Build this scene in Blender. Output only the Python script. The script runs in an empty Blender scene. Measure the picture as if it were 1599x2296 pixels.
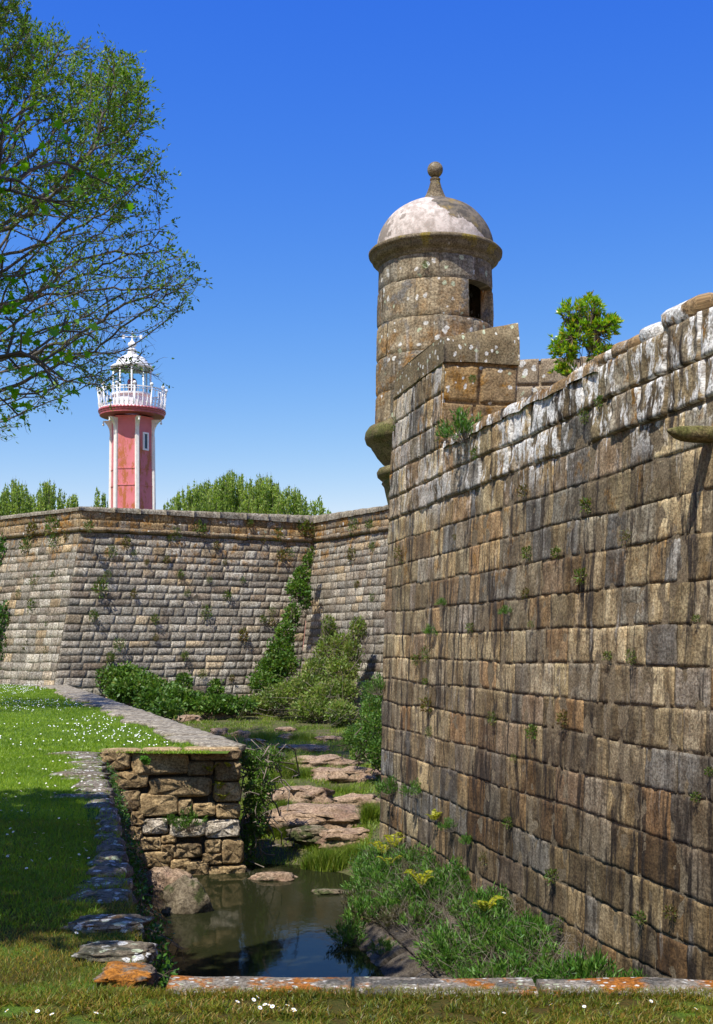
import bpy, bmesh, math, random
import numpy as np
from mathutils import Vector, noise, Matrix
random.seed(7); RNG = np.random.default_rng(11)
S = bpy.context.scene; C = S.collection
F = 2800.0; CX = 799.5; HY = 1450.0          # lens constants of the survey sketch (1599 x 2296)
LAWN = -1.6; WATER = -3.5
def px(x, y, D): return Vector(((x-CX)/F*D, D, (HY-y)/F*D))
pi = math.pi

# ------------------------------------------------------------------ objects
def tag(o, label=None, cat=None, group=None, kind=None):
    if label: o['label'] = label
    if cat: o['category'] = cat
    if group: o['group'] = group
    if kind: o['kind'] = kind
    return o
def thing(name, label, cat, loc=(0,0,0), group=None, rz=0):
    o = bpy.data.objects.new(name, None); C.objects.link(o)
    o.location = loc; o.rotation_euler = (0,0,rz); o.empty_display_size = .2
    return tag(o, label, cat, group)
class MB:
    def __init__(s): s.v=[]; s.f=[]; s.uv=[]; s.m=[]; s.sm=[]
    def face(s, idx, m=0, sm=False): s.f.append(tuple(idx)); s.m.append(m); s.sm.append(sm)
    def add(s, pts, faces, m=0, sm=False, uv=None):
        b = len(s.v); s.v += [tuple(p) for p in pts]
        s.uv += (uv if uv else [(p[0]+p[1]*.7, p[2]) for p in pts])
        for f in faces: s.face([b+i for i in f], m, sm)
    def grid(s, P, nu, nv, m=0, sm=True, uv=None, wrap=False, flip=False):   # P row-major [v][u]
        fs=[]
        for j in range(nv-1):
            for i in range(nu if wrap else nu-1):
                a=j*nu+i; b=j*nu+(i+1)%nu; q=(a,b,b+nu,a+nu)
                fs.append(q[::-1] if flip else q)
        s.add(P, fs, m, sm, uv)
    def box(s, c, h, rz=0, m=0, bev=0):
        R = Matrix.Rotation(rz,3,'Z'); c=Vector(c)
        pts=[c+R@Vector((x*h[0],y*h[1],z*h[2])) for z in(-1,1) for y in(-1,1) for x in(-1,1)]
        s.add(pts,[(0,2,3,1),(4,5,7,6),(0,1,5,4),(2,6,7,3),(0,4,6,2),(1,3,7,5)],m)
    def lathe(s, c, prof, n=32, m=0, sm=True, noise_amp=0, a0=0, a1=2*pi):
        c=Vector(c); full=abs(a1-a0-2*pi)<1e-6; nu=n if full else n+1; P=[];uv=[]
        for r,z in prof:
            for i in range(nu):
                a=a0+(a1-a0)*i/n; rr=r
                if noise_amp: rr+=noise_amp*noise.noise(Vector((math.sin(a)*r*3,math.cos(a)*r*3,z*3)))
                P.append(c+Vector((math.sin(a)*rr,-math.cos(a)*rr,z))); uv.append((a*max(r,.3),z))
        s.grid(P,nu,len(prof),m,sm,uv,wrap=full)
    def tube(s, pts, rad, n=6, m=0, cap=True):
        pts=[Vector(p) for p in pts]; P=[]
        if len(pts)<2: return
        for k,p in enumerate(pts):
            d=(pts[min(k+1,len(pts)-1)]-pts[max(k-1,0)])
            d = d.normalized() if d.length>1e-9 else Vector((0,0,1))
            u=d.orthogonal().normalized() if k==0 else (u-d*u.dot(d)).normalized()
            w=d.cross(u); r=rad[k] if hasattr(rad,'__len__') else rad
            for i in range(n):
                a=2*pi*i/n; P.append(p+u*math.cos(a)*r+w*math.sin(a)*r)
        s.grid(P,n,len(pts),m,True,None,wrap=True)
        if cap: 
            b=len(s.v)-n; s.face(range(b,b+n),m)
    def build(s, name, mats, parent=None, origin=None):
        me=bpy.data.meshes.new(name); og=Vector(origin) if origin is not None else (parent.matrix_world_loc if False else None)
        if origin is None and parent is not None:
            og=Vector(world_loc(parent))
        if og is not None: vs=[(v[0]-og[0],v[1]-og[1],v[2]-og[2]) for v in s.v]
        else: vs=s.v
        me.from_pydata(vs,[],s.f)
        if not isinstance(mats,(list,tuple)): mats=[mats]
        for m in mats: me.materials.append(m)
        me.polygons.foreach_set('material_index', s.m); me.polygons.foreach_set('use_smooth', s.sm)
        uvl=me.uv_layers.new(name='UVMap'); li=np.empty(len(me.loops),dtype=np.int32); me.loops.foreach_get('vertex_index',li)
        uvl.data.foreach_set('uv', np.array(s.uv,dtype=np.float32)[li].ravel())
        me.update(); o=bpy.data.objects.new(name,me); C.objects.link(o)
        if parent is not None: o.parent=parent
        elif origin is not None: o.location=origin
        return o
def world_loc(o):
    p=Vector(o.location)
    while o.parent: o=o.parent; p+=Vector(o.location)
    return p
def np_mesh(name, V, Fc, mat, parent=None, origin=None, smooth=False):
    me=bpy.data.meshes.new(name); V=np.asarray(V,dtype=np.float32).reshape(-1,3).copy()
    og = world_loc(parent) if parent is not None else (Vector(origin) if origin is not None else Vector((0,0,0)))
    V-=np.array(og,dtype=np.float32)
    me.vertices.add(len(V)); me.vertices.foreach_set('co',V.ravel())
    Fc=np.asarray(Fc,dtype=np.int32); k=Fc.shape[1]; me.loops.add(Fc.size); me.loops.foreach_set('vertex_index',Fc.ravel())
    me.polygons.add(len(Fc)); me.polygons.foreach_set('loop_start',np.arange(0,Fc.size,k,dtype=np.int32)); me.polygons.foreach_set('loop_total',np.full(len(Fc),k,dtype=np.int32))
    if smooth: me.polygons.foreach_set('use_smooth',np.ones(len(Fc),dtype=bool))
    me.materials.append(mat); me.update(calc_edges=True); me.validate()
    o=bpy.data.objects.new(name,me); C.objects.link(o)
    if parent is not None: o.parent=parent
    else: o.location=og
    return o
def unit(a): return a/np.maximum(np.linalg.norm(a,axis=1,keepdims=True),1e-9)
def leaf_mesh(P, dirs, L, W, fold=.25, twist=None):
    """diamond leaves: base, left, tip, right (two triangles, folded at the midrib)"""
    n=len(P); dirs=unit(dirs); r=RNG.normal(size=(n,3)); side=unit(np.cross(dirs,r)); nor=np.cross(side,dirs)
    L=np.broadcast_to(L,(n,)).reshape(-1,1); W=np.broadcast_to(W,(n,)).reshape(-1,1)
    mid=P+dirs*L*.45
    V=np.stack([P, mid+side*W*.5+nor*W*fold, P+dirs*L, mid-side*W*.5+nor*W*fold],axis=1).reshape(-1,3)
    b=np.arange(n)*4
    Fc=np.concatenate([np.stack([b,b+1,b+2],1),np.stack([b,b+2,b+3],1)])
    return V,Fc
def cat_mesh(parts):
    V=[];Fs=[];o=0
    for v,f in parts: V.append(v);Fs.append(np.asarray(f)+o);o+=len(v)
    return np.concatenate(V),np.concatenate(Fs)
def copy_thing(o, loc, rz=None, sc=None, label=None, group=None):
    c=o.copy(); C.objects.link(c); c.location=loc
    if rz is not None: c.rotation_euler=(o.rotation_euler[0],o.rotation_euler[1],rz)
    if sc is not None: c.scale=(sc,sc,sc) if not hasattr(sc,'__len__') else sc
    if label: c['label']=label
    if group: c['group']=group
    for ch in o.children:
        d=ch.copy(); C.objects.link(d); d.parent=c
        for g in ch.children:
            e=g.copy(); C.objects.link(e); e.parent=d
    return c

# ------------------------------------------------------------------ materials
class NT:
    def __init__(s,name):
        s.mat=bpy.data.materials.new(name); s.mat.use_nodes=True; s.t=s.mat.node_tree; s.t.nodes.clear()
        s.out=s.t.nodes.new('ShaderNodeOutputMaterial')
    def n(s,typ,**kw):
        nd=s.t.nodes.new('ShaderNode'+typ)
        for k,v in kw.items(): setattr(nd,k,v)
        return nd
    def l(s,a,b): s.t.links.new(a,b)
    def val(s,sock,v):
        if hasattr(v,'is_linked') or isinstance(v,bpy.types.NodeSocket): s.l(v,sock)
        else: sock.default_value = v
    def coord(s,kind='Object',scale=(1,1,1),loc=(0,0,0)):
        tc=s.n('TexCoord'); mp=s.n('Mapping'); s.l(tc.outputs[kind],mp.inputs[0])
        mp.inputs['Scale'].default_value=scale; mp.inputs['Location'].default_value=loc; return mp.outputs[0]
    def noise(s,vec,scale,detail=4,rough=.55,dist=0):
        nd=s.n('TexNoise'); s.l(vec,nd.inputs['Vector']); nd.inputs['Scale'].default_value=scale
        nd.inputs['Detail'].default_value=detail; nd.inputs['Roughness'].default_value=rough; nd.inputs['Distortion'].default_value=dist
        return nd.outputs[0]
    def vor(s,vec,scale,feature='F1',out='Distance'):
        nd=s.n('TexVoronoi',feature=feature); s.l(vec,nd.inputs['Vector']); nd.inputs['Scale'].default_value=scale; return nd.outputs[out]
    def ramp(s,fac,stops,interp='LINEAR'):
        nd=s.n('ValToRGB'); cr=nd.color_ramp; cr.interpolation=interp
        while len(cr.elements)<len(stops): cr.elements.new(.5)
        for e,(p,c) in zip(cr.elements,stops):
            e.position=p; e.color=(c if len(c)==4 else (*c,1)) if hasattr(c,'__len__') else (c,c,c,1)
        s.l(fac,nd.inputs[0]); return nd.outputs[0]
    def step(s,fac,a,b,lo=0,hi=1):
        nd=s.n('MapRange'); nd.interpolation_type='SMOOTHSTEP'; s.l(fac,nd.inputs[0])
        for i,v in enumerate((a,b,lo,hi)): nd.inputs[i+1].default_value=v
        return nd.outputs[0]
    def mix(s,fac,a,b,blend='MIX'):
        nd=s.n('Mix',data_type='RGBA',blend_type=blend); nd.clamp_factor=True
        s.val(nd.inputs[0],fac)
        for k,v in ((6,a),(7,b)):
            if isinstance(v,bpy.types.NodeSocket): s.l(v,nd.inputs[k])
            else: nd.inputs[k].default_value=(*v,1) if len(v)==3 else v
        return nd.outputs[2]
    def math(s,op,a,b=0.0,clamp=False):
        nd=s.n('Math',operation=op,use_clamp=clamp); s.val(nd.inputs[0],a); s.val(nd.inputs[1],b); return nd.outputs[0]
    def sep(s,vec):
        nd=s.n('SeparateXYZ'); s.l(vec,nd.inputs[0]); return nd.outputs
    def bump(s,h,strength=.4,dist=.01,prev=None):
        nd=s.n('Bump'); s.l(h,nd.inputs['Height']); nd.inputs['Strength'].default_value=strength; nd.inputs['Distance'].default_value=dist
        if prev is not None: s.l(prev,nd.inputs['Normal'])
        return nd.outputs[0]
    def pbr(s,col,rough=.8,metal=0,normal=None,spec=.3,trans=0,alpha=None):
        p=s.n('BsdfPrincipled')
        if isinstance(col,bpy.types.NodeSocket): s.l(col,p.inputs['Base Color'])
        else: p.inputs['Base Color'].default_value=(*col,1)
        s.val(p.inputs['Roughness'],rough); p.inputs['Metallic'].default_value=metal
        p.inputs['Specular IOR Level'].default_value=spec; p.inputs['Transmission Weight'].default_value=trans
        if normal is not None: s.l(normal,p.inputs['Normal'])
        s.l(p.outputs[0],s.out.inputs[0]); return p
def island(n):
    return n.n('NewGeometry').outputs['Random Per Island']

def stone(name, pal, coord='UV', streak=.5, streak_col=(.045,.036,.028), grain=40, white=None, orange=None, moss=None, spots=None, wash=None, bump=.5, wide=None, rough=.9, damp_vignette=None, vary=.85):
    n=NT(name); uv=n.coord(coord); isl=island(n); sp=n.sep(uv)
    if len(pal)==1: pal=pal*2
    st=[(i/max(1,len(pal)-1),c) for i,c in enumerate(pal)]
    col=n.ramp(isl,st)
    tone=n.math('FRACT',n.math('MULTIPLY',isl,37.7)); col=n.mix(n.step(tone,0,1,0,1),n.mix(1,col,(vary,)*3,'MULTIPLY'),n.mix(1,col,(2-vary,2-vary,2-vary*1.02),'MULTIPLY'))
    big=n.noise(uv,1.7,5,.6); mid=n.noise(uv,7,6,.65); fine=n.noise(uv,grain,5,.7); pit=n.noise(uv,grain*1.5,4,.75)
    col=n.mix(n.step(big,.35,.7),col,n.mix(1,col,(.78,.74,.68),'MULTIPLY'))
    col=n.mix(n.step(mid,.3,.72,0,.75),n.mix(1,col,(1.28,1.24,1.15),'MULTIPLY'),n.mix(1,col,(.62,.57,.5),'MULTIPLY'))
    if orange:   # (vmin,vmax,lo,hi,color)  lichen where noise is high
        vmin,vmax,lo,hi,oc=orange
        on=n.noise(n.coord(coord,(1,.8,1),(3,5,1)),2.6,8,.7)
        msk=n.math('MULTIPLY',n.step(on,lo,hi),n.step(sp[1],vmin,vmax)) if vmin is not None else n.step(on,lo,hi)
        col=n.mix(msk,col,n.mix(n.step(mid,.3,.7),oc,tuple(c*.55 for c in oc)))
    if wash:     # second washed tone set by position along the wall  (umin,umax,color,amount)
        u0,u1,wc,am=wash
        wm=n.math('MULTIPLY',n.step(sp[0],u0,u1,0,am),n.step(n.noise(n.coord(coord,(2.5,.35,1),(9,0,0)),1.6,5,.6),.4,.62))
        col=n.mix(wm,col,wc)
    if streak:
        sv=n.coord(coord,(1,.12,1)); sn=n.noise(sv,7.5,6,.62,.15); sn2=n.noise(n.coord(coord,(1,.22,1),(4,2,0)),2.2,4,.6)
        sm=n.math('MULTIPLY',n.step(sn,.47,.60),n.step(sn2,.38,.56,.12,1.0))
        sm=n.math('MULTIPLY',sm,streak)
        vo=n.n('VectorMath',operation='ADD'); cb=n.n('CombineXYZ'); n.l(n.math('MULTIPLY',isl,31.0),cb.inputs[0]); n.l(n.math('MULTIPLY',isl,17.0),cb.inputs[2]); n.l(n.coord(coord,(1,.3,1)),vo.inputs[0]); n.l(cb.outputs[0],vo.inputs[1])
        bn=n.step(n.noise(vo.outputs[0],4.5,5,.65),.44,.62,0,streak*.75); col=n.mix(bn,col,n.mix(1,col,(.45,.38,.30),'MULTIPLY'))
        col=n.mix(sm,col,streak_col)
        ps=n.math('MULTIPLY',n.step(n.noise(n.coord(coord,(1,.1,1),(7,1,0)),11,5,.6),.56,.68),n.step(n.noise(n.coord(coord,(1,1,1),(2,8,0)),1.3,3,.5),.5,.62))
        col=n.mix(n.math('MULTIPLY',ps,.6),col,(.40,.385,.36))
    if damp_vignette:     # wet lower courses, with lens vignette painted into the tone: (v dry, v wet, u dry, u wet, tone)
        dn=n.math('ADD',n.step(sp[1],damp_vignette[0],damp_vignette[1],0,.62),n.math('MULTIPLY',n.math('SUBTRACT',n.noise(n.coord(coord,(1,.35,1),(6,6,1)),1.1,5,.65),.5),.9))
        dn=n.math('MULTIPLY',dn,n.step(sp[0],damp_vignette[2],damp_vignette[3],.25,1.25),True); col=n.mix(dn,col,n.mix(1,col,damp_vignette[4],'MULTIPLY'))
    if white:    # (vmin,vmax,lo,hi)
        v0,v1,lo,hi=white
        wn=n.noise(n.coord(coord,(1,.3,1),(1,3,0)),9,7,.68); wb=n.noise(n.coord(coord,(1,.6,1),(5,3,0)),1.3,3,.5)
        w=n.math('ADD',n.math('MULTIPLY',wn,.6),n.math('MULTIPLY',wb,.4))
        wm=n.math('MULTIPLY',n.step(w,lo,hi),n.math('MULTIPLY',n.step(sp[1],v0,v1),n.step(sp[0],1.0,6.5,.35,1)))
        col=n.mix(wm,col,(.66,.66,.65))
    if spots:    # crustose lichen discs (scale, threshold)
        sc,th=spots
        dv=n.n('TexVoronoi',feature='F1'); nz=n.n('TexNoise'); n.l(uv,nz.inputs['Vector']); nz.inputs['Scale'].default_value=sc*1.3; nz.inputs['Detail'].default_value=6
        va=n.n('VectorMath',operation='SCALE'); n.l(nz.outputs[1],va.inputs[0]); va.inputs['Scale'].default_value=.75/sc; vb=n.n('VectorMath',operation='ADD'); n.l(uv,vb.inputs[0]); n.l(va.outputs[0],vb.inputs[1]); n.l(vb.outputs[0],dv.inputs['Vector']); dv.inputs['Scale'].default_value=sc
        wob=n.math('ADD',dv.outputs['Distance'],n.math('MULTIPLY',n.math('SUBTRACT',mid,.5),.28))
        rc=n.sep(dv.outputs['Color'])[0]
        ms=n.math('MULTIPLY',n.step(n.math('SUBTRACT',wob,n.math('MULTIPLY',n.sep(dv.outputs['Color'])[2],.22)),th-.11,th-.17),n.step(rc,.45,.5))
        ms=n.math('MULTIPLY',ms,n.step(fine,.3,.5,.3,1))
        col=n.mix(ms,col,n.mix(n.step(n.sep(dv.outputs['Color'])[1],.7,.75),(.60,.60,.57),(.42,.47,.33)))
    if moss:
        mn=n.noise(n.coord(coord,(1,1,1),(11,4,2)),3.1,6,.65)
        col=n.mix(n.step(mn,moss[0],moss[1]),col,moss[2])
    col=n.mix(n.step(fine,.38,.62,0,.9),n.mix(1,col,(1.36,1.33,1.26),'MULTIPLY'),n.mix(1,col,(.50,.46,.41),'MULTIPLY'))
    col=n.mix(n.step(pit,.57,.66,0,.85),col,(.025,.02,.015))
    h=n.math('ADD',n.math('MULTIPLY',fine,.6),n.math('MULTIPLY',pit,.4)); h=n.math('ADD',h,n.math('MULTIPLY',mid,.9))
    n.pbr(col,rough,normal=n.bump(h,bump,.02),spec=.2); return n.mat
def plain(name,col,rough=.6,metal=0,var=.25,scale=6,spec=.4,bump=0,dirt=None):
    n=NT(name); v=n.coord('Object'); ns=n.noise(v,scale,5,.6)
    c=n.mix(n.step(ns,.3,.7),tuple(x*(1+var) for x in col),tuple(x*(1-var) for x in col))
    if dirt:
        dn=n.noise(n.coord('Object',(1,1,.25),(3,1,7)),dirt[2],8,.7); c=n.mix(n.step(dn,dirt[0],dirt[1]),c,dirt[3])
    nm=n.bump(n.noise(v,scale*8,4),bump,.01) if bump else None
    n.pbr(c,rough,metal,nm,spec); return n.mat
def leafmat(name,cols,trans=.35,rough=.45,spec=.35):
    n=NT(name); isl=island(n); st=[(i/max(1,len(cols)-1),c) for i,c in enumerate(cols)]
    col=n.ramp(isl,st); big=n.noise(n.coord('Object'),.9,3,.5)
    col=n.mix(n.step(big,.35,.65),n.mix(1,col,(.75,.8,.7),'MULTIPLY'),n.mix(1,col,(1.2,1.15,1.1),'MULTIPLY'))
    p=n.n('BsdfPrincipled'); n.l(col,p.inputs['Base Color']); p.inputs['Roughness'].default_value=rough; p.inputs['Specular IOR Level'].default_value=spec
    t=n.n('BsdfTranslucent'); n.l(n.mix(1,col,(1.25,1.35,.5),'MULTIPLY'),t.inputs[0])
    m=n.n('MixShader'); m.inputs[0].default_value=trans; n.l(p.outputs[0],m.inputs[1]); n.l(t.outputs[0],m.inputs[2]); n.l(m.outputs[0],n.out.inputs[0]); return n.mat

M={}
M['wall']=stone('weathered_ashlar',[(.41,.345,.21),(.32,.28,.195),(.48,.405,.26),(.22,.185,.13),(.39,.33,.215),(.30,.20,.11),(.32,.31,.27),(.46,.375,.23),(.20,.135,.075),(.43,.365,.24),(.30,.285,.25),(.33,.23,.13),(.27,.27,.265),(.21,.215,.215),(.34,.29,.19)],vary=.66,streak=1.0,white=(1.5,2.1,.488,.54),orange=(-1.2,2.2,.56,.66,(.34,.18,.04)),damp_vignette=(.6,-2.0,0,6,(.47,.40,.32)),bump=.75,grain=34)
M['wall_low']=M['wall']
M['cap']=stone('grey_cap_stone',[(.19,.155,.10),(.16,.135,.09)],streak=.3,orange=(None,0,.55,.66,(.26,.14,.03)),spots=(11,.36),bump=.7,grain=34)
M['merlon']=stone('lichened_granite',[(.33,.23,.12),(.27,.20,.12),(.36,.25,.12),(.24,.19,.13)],streak=.25,orange=(None,0,.50,.60,(.33,.165,.03)),spots=(8,.28),bump=.7,grain=34)
M['rearwall']=stone('pale_lichened_granite',[(.30,.25,.19),(.26,.22,.17)],streak=.1,spots=(6.5,.42),bump=.6)
M['tower']=stone('turret_granite',[(.30,.265,.20),(.25,.235,.20),(.20,.19,.165),(.32,.265,.18),(.27,.24,.19)],vary=.8,streak=.5,orange=(6.4,4.1,.47,.60,(.34,.18,.05)),spots=(7,.33),moss=(.55,.64,(.16,.15,.135)),bump=.8,grain=26)
M['cornice']=stone('dark_mossy_stone',[(.15,.135,.11),(.19,.165,.12)],streak=.35,moss=(.56,.66,(.22,.17,.04)),bump=.6,coord='Object')
M['mortar']=stone('crumbling_mortar',[(.20,.17,.125),(.15,.125,.09)],streak=.3,bump=.6)
M['farwall']=stone('far_granite',[(.31,.305,.285),(.25,.245,.23),(.33,.325,.30),(.28,.27,.245),(.30,.29,.27),(.18,.15,.12),(.27,.265,.25),(.32,.31,.285),(.29,.27,.24),(.36,.29,.19),(.31,.305,.28),(.26,.25,.23)],vary=.68,streak=.45,orange=(2.5,4.4,.5,.62,(.32,.19,.07)),grain=14,bump=.35,moss=(.60,.74,(.17,.14,.10)),streak_col=(.09,.08,.07))
M['farpar']=stone('far_parapet_granite',[(.30,.22,.12),(.27,.225,.16),(.33,.23,.11),(.27,.25,.22),(.22,.20,.17)],vary=.7,streak=.5,orange=(None,0,.50,.62,(.36,.19,.05)),spots=(2.6,.2),grain=14,bump=.8)
M['cordon']=stone('weathered_cordon',[(.27,.24,.20),(.22,.19,.15),(.30,.23,.14),(.20,.185,.16),(.31,.21,.10)],streak=.5,orange=(None,0,.52,.62,(.31,.18,.06)),spots=(3,.25),moss=(.58,.66,(.10,.10,.07)),grain=14,bump=.6)
M['farmortar']=stone('far_mortar',[(.10,.095,.08)],streak=.3,grain=14)
M['farcope']=stone('pale_coping',[(.25,.235,.21),(.20,.19,.165)],streak=0,orange=(None,0,.6,.7,(.32,.24,.12)),grain=14,coord='Object')
M['rubble']=stone('rubble_stone',[(.44,.33,.19),(.33,.25,.15),(.40,.31,.19),(.26,.20,.13),(.46,.36,.22)],streak=.0,orange=(None,0,.55,.7,(.30,.2,.1)),moss=(.60,.72,(.12,.12,.05)),bump=.9,grain=30,coord='Object')
M['whitestone']=stone('whitened_stone',[(.62,.58,.53),(.5,.46,.42)],streak=0,moss=(.58,.66,(.2,.16,.1)),bump=.9,grain=30,coord='Object')
M['slab']=stone('grey_slab',[(.19,.175,.155),(.15,.135,.12),(.22,.205,.18)],streak=0,orange=(None,0,.6,.7,(.2,.15,.08)),moss=(.56,.64,(.05,.055,.02)),spots=(14,.4),bump=.9,coord='Object')
M['kerb']=stone('orange_lichened_kerb',[(.24,.225,.21),(.20,.19,.18)],streak=0,orange=(None,0,.47,.54,(.42,.15,.02)),spots=(24,.34),moss=(.50,.58,(.10,.095,.085)),bump=.8,coord='Object',grain=50)
M['orangerock']=stone('orange_lichened_rock',[(.16,.135,.11)],streak=0,orange=(None,0,.50,.56,(.38,.15,.02)),moss=(.54,.62,(.09,.08,.065)),bump=.9,coord='Object')
M['whiterock']=stone('white_lichened_rock',[(.15,.135,.11)],streak=0,spots=(16,.5),orange=(None,0,.6,.7,(.3,.14,.04)),moss=(.52,.6,(.06,.06,.04)),bump=.9,coord='Object')
M['footing']=stone('dark_footing_stone',[(.10,.09,.08),(.13,.115,.10),(.06,.055,.05),(.17,.15,.125)],streak=.2,moss=(.62,.7,(.16,.10,.03)),bump=.9)
M['boulder']=stone('moat_boulder',[(.27,.195,.145),(.24,.185,.145),(.29,.215,.16)],streak=0,moss=(.56,.68,(.13,.105,.07)),orange=(None,0,.5,.7,(.27,.17,.12)),bump=.9,grain=24,coord='Object')
M['darkrock']=stone('wet_rock',[(.15,.13,.10)],streak=0,moss=(.5,.6,(.05,.06,.02)),bump=.8,grain=24,coord='Object')
M['beak']=stone('mossy_spout',[(.17,.15,.085)],streak=0,moss=(.5,.62,(.11,.11,.035)),bump=.9,coord='Object')

def lawn_mat():
    n=NT('lawn_turf'); v=n.coord('Object'); a=n.noise(v,.55,5,.6); b=n.noise(v,7,5,.7); c=n.noise(v,60,3,.7)
    col=n.mix(n.step(b,.3,.7),(.09,.16,.014),(.15,.23,.022)); y=n.sep(v)[1]
    dry=n.math('MULTIPLY',n.step(n.noise(v,2.3,5,.6),.36,.55),n.step(y,11,6.5)); col=n.mix(dry,col,(.085,.05,.014))
    col=n.mix(n.step(a,.4,.7,0,.5),col,(.05,.10,.015)); col=n.mix(n.step(c,.4,.65,0,.7),col,(.025,.045,.008))
    n.pbr(col,.9,normal=n.bump(n.math('ADD',b,c),.8,.03),spec=.1); return n.mat
M['lawn']=lawn_mat()
def bed_mat():
    n=NT('moat_bed_soil'); v=n.coord('Object'); b=n.noise(v,1.4,6,.65); c=n.noise(v,14,5,.7)
    col=n.mix(n.step(b,.35,.65),(.09,.12,.03),(.16,.12,.07)); col=n.mix(n.step(c,.35,.7,0,.8),col,(.045,.05,.018))
    n.pbr(col,.95,normal=n.bump(c,.9,.06),spec=.1); return n.mat
M['bed']=bed_mat()
def water_mat():
    n=NT('still_dark_water'); v=n.coord('Object',(1,.55,1)); h=n.math('ADD',n.noise(v,9,3,.5),n.math('MULTIPLY',n.noise(v,28,2,.5),.25))
    n.pbr((.016,.018,.007),.05,normal=n.bump(h,.05,.02),spec=.5).inputs['IOR'].default_value=1.13; return n.mat
M['water']=water_mat()
M['far_ground']=plain('distant_ground',(.10,.13,.05),.95,var=.3,scale=.05)
M['green']=leafmat('samphire_leaf',[(.06,.16,.022),(.11,.26,.03),(.03,.09,.015),(.17,.31,.045),(.11,.17,.025)],.3)
M['ivy']=leafmat('bramble_leaf',[(.05,.12,.015),(.09,.19,.025),(.14,.24,.035),(.05,.12,.018),(.18,.22,.04)],.35)
M['ivydark']=leafmat('ivy_leaf',[(.03,.085,.012),(.055,.14,.02),(.08,.19,.02)],.3)
M['brush']=leafmat('dry_brush',[(.20,.23,.055),(.16,.26,.04),(.26,.25,.09),(.11,.18,.03),(.22,.32,.05)],.35)
M['dead']=leafmat('withered_leaf',[(.13,.10,.06),(.10,.11,.045),(.17,.13,.08)],.2)
M['tuft']=leafmat('wall_herb_leaf',[(.10,.17,.02),(.06,.13,.02),(.16,.20,.03),(.14,.09,.03)],.35)
M['redtuft']=leafmat('reddish_herb_leaf',[(.16,.08,.03),(.10,.10,.02),(.12,.15,.02),(.2,.1,.05)],.35)
M['fern']=leafmat('yellow_fern',[(.45,.42,.02),(.35,.38,.02),(.52,.42,.03)],.35)
M['fernyg']=leafmat('green_fern',[(.10,.30,.02),(.16,.36,.03)],.35)
M['pitto']=leafmat('glossy_leaf',[(.14,.32,.012),(.22,.44,.02),(.28,.50,.02),(.10,.25,.012),(.34,.48,.02),(.38,.52,.03),(.55,.32,.02)],.35,.3,.5)
M['tree']=leafmat('spring_leaf',[(.08,.18,.02),(.13,.27,.02),(.05,.12,.018),(.20,.26,.02),(.16,.30,.025)],.45)
M['maple']=leafmat('maple_leaf',[(.12,.32,.012),(.18,.42,.015),(.26,.52,.02),(.09,.24,.01)],.5)
M['poplar']=leafmat('poplar_leaf',[(.28,.38,.08),(.35,.46,.10),(.20,.32,.06),(.40,.46,.13)],.45)
M['grass']=leafmat('grass_blade',[(.19,.32,.016),(.27,.40,.022),(.11,.21,.012),(.33,.42,.035),(.22,.35,.018)],.4)
M['drygrass']=leafmat('dry_grass_blade',[(.20,.26,.02),(.30,.17,.035),(.12,.20,.015),(.38,.22,.05),(.03,.05,.01),(.24,.28,.02),(.05,.09,.012)],.35)
M['reed']=leafmat('reed_blade',[(.14,.26,.02),(.24,.34,.03),(.28,.29,.06),(.09,.19,.02)],.4)
M['bark']=plain('bark',(.10,.085,.065),.9,var=.4,scale=9,bump=.4)
M['twig']=plain('twig',(.13,.095,.065),.9,var=.3,scale=9)
M['drytwig']=plain('dry_twig',(.19,.155,.115),.9,var=.3,scale=9)
M['petal']=plain('daisy_white',(.85,.85,.82),.6,var=.03)
M['yolk']=plain('daisy_yellow',(.8,.5,.03),.7,var=.1)
def red_mat():
    n=NT('faded_red_paint'); v=n.coord('Object'); b=n.noise(v,1.3,5,.6); col=n.mix(n.step(b,.3,.7),(.66,.20,.21),(.58,.155,.165))
    z=n.sep(v)[2]; r=n.math('MULTIPLY',n.step(n.noise(n.coord('Object',(1,1,.35),(2,3,1)),2.6,8,.75),.50,.58),n.step(z,8.2,9.2))
    r=n.math('MULTIPLY',r,n.step(z,14.6,12.9)); col=n.mix(r,col,(.42,.13,.04)); n.pbr(col,.55,spec=.3,normal=n.bump(b,.2,.02)); return n.mat
M['red']=red_mat()
M['darkred']=plain('red_gallery_paint',(.40,.09,.095),.5,var=.2,dirt=(.6,.7,3,(.3,.14,.06)))
M['white']=plain('white_metal_paint',(.82,.82,.80),.5,var=.04,dirt=(.63,.72,3,(.45,.25,.12)))
M['cream']=plain('cream_rib_paint',(.78,.74,.66),.55,var=.08,dirt=(.60,.70,3,(.36,.17,.07)))
M['lens']=plain('lantern_red',(.22,.05,.06),.4)
M['pane']=plain('dark_pane',(.03,.05,.07),.15,spec=.6)
def glass():
    n=NT('lantern_glass'); g=n.n('BsdfGlass'); g.inputs['IOR'].default_value=1.08; g.inputs['Roughness'].default_value=.02; g.inputs[0].default_value=(.9,.97,.97,1)
    n.l(g.outputs[0],n.out.inputs[0]); return n.mat
M['glass']=glass()
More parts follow.
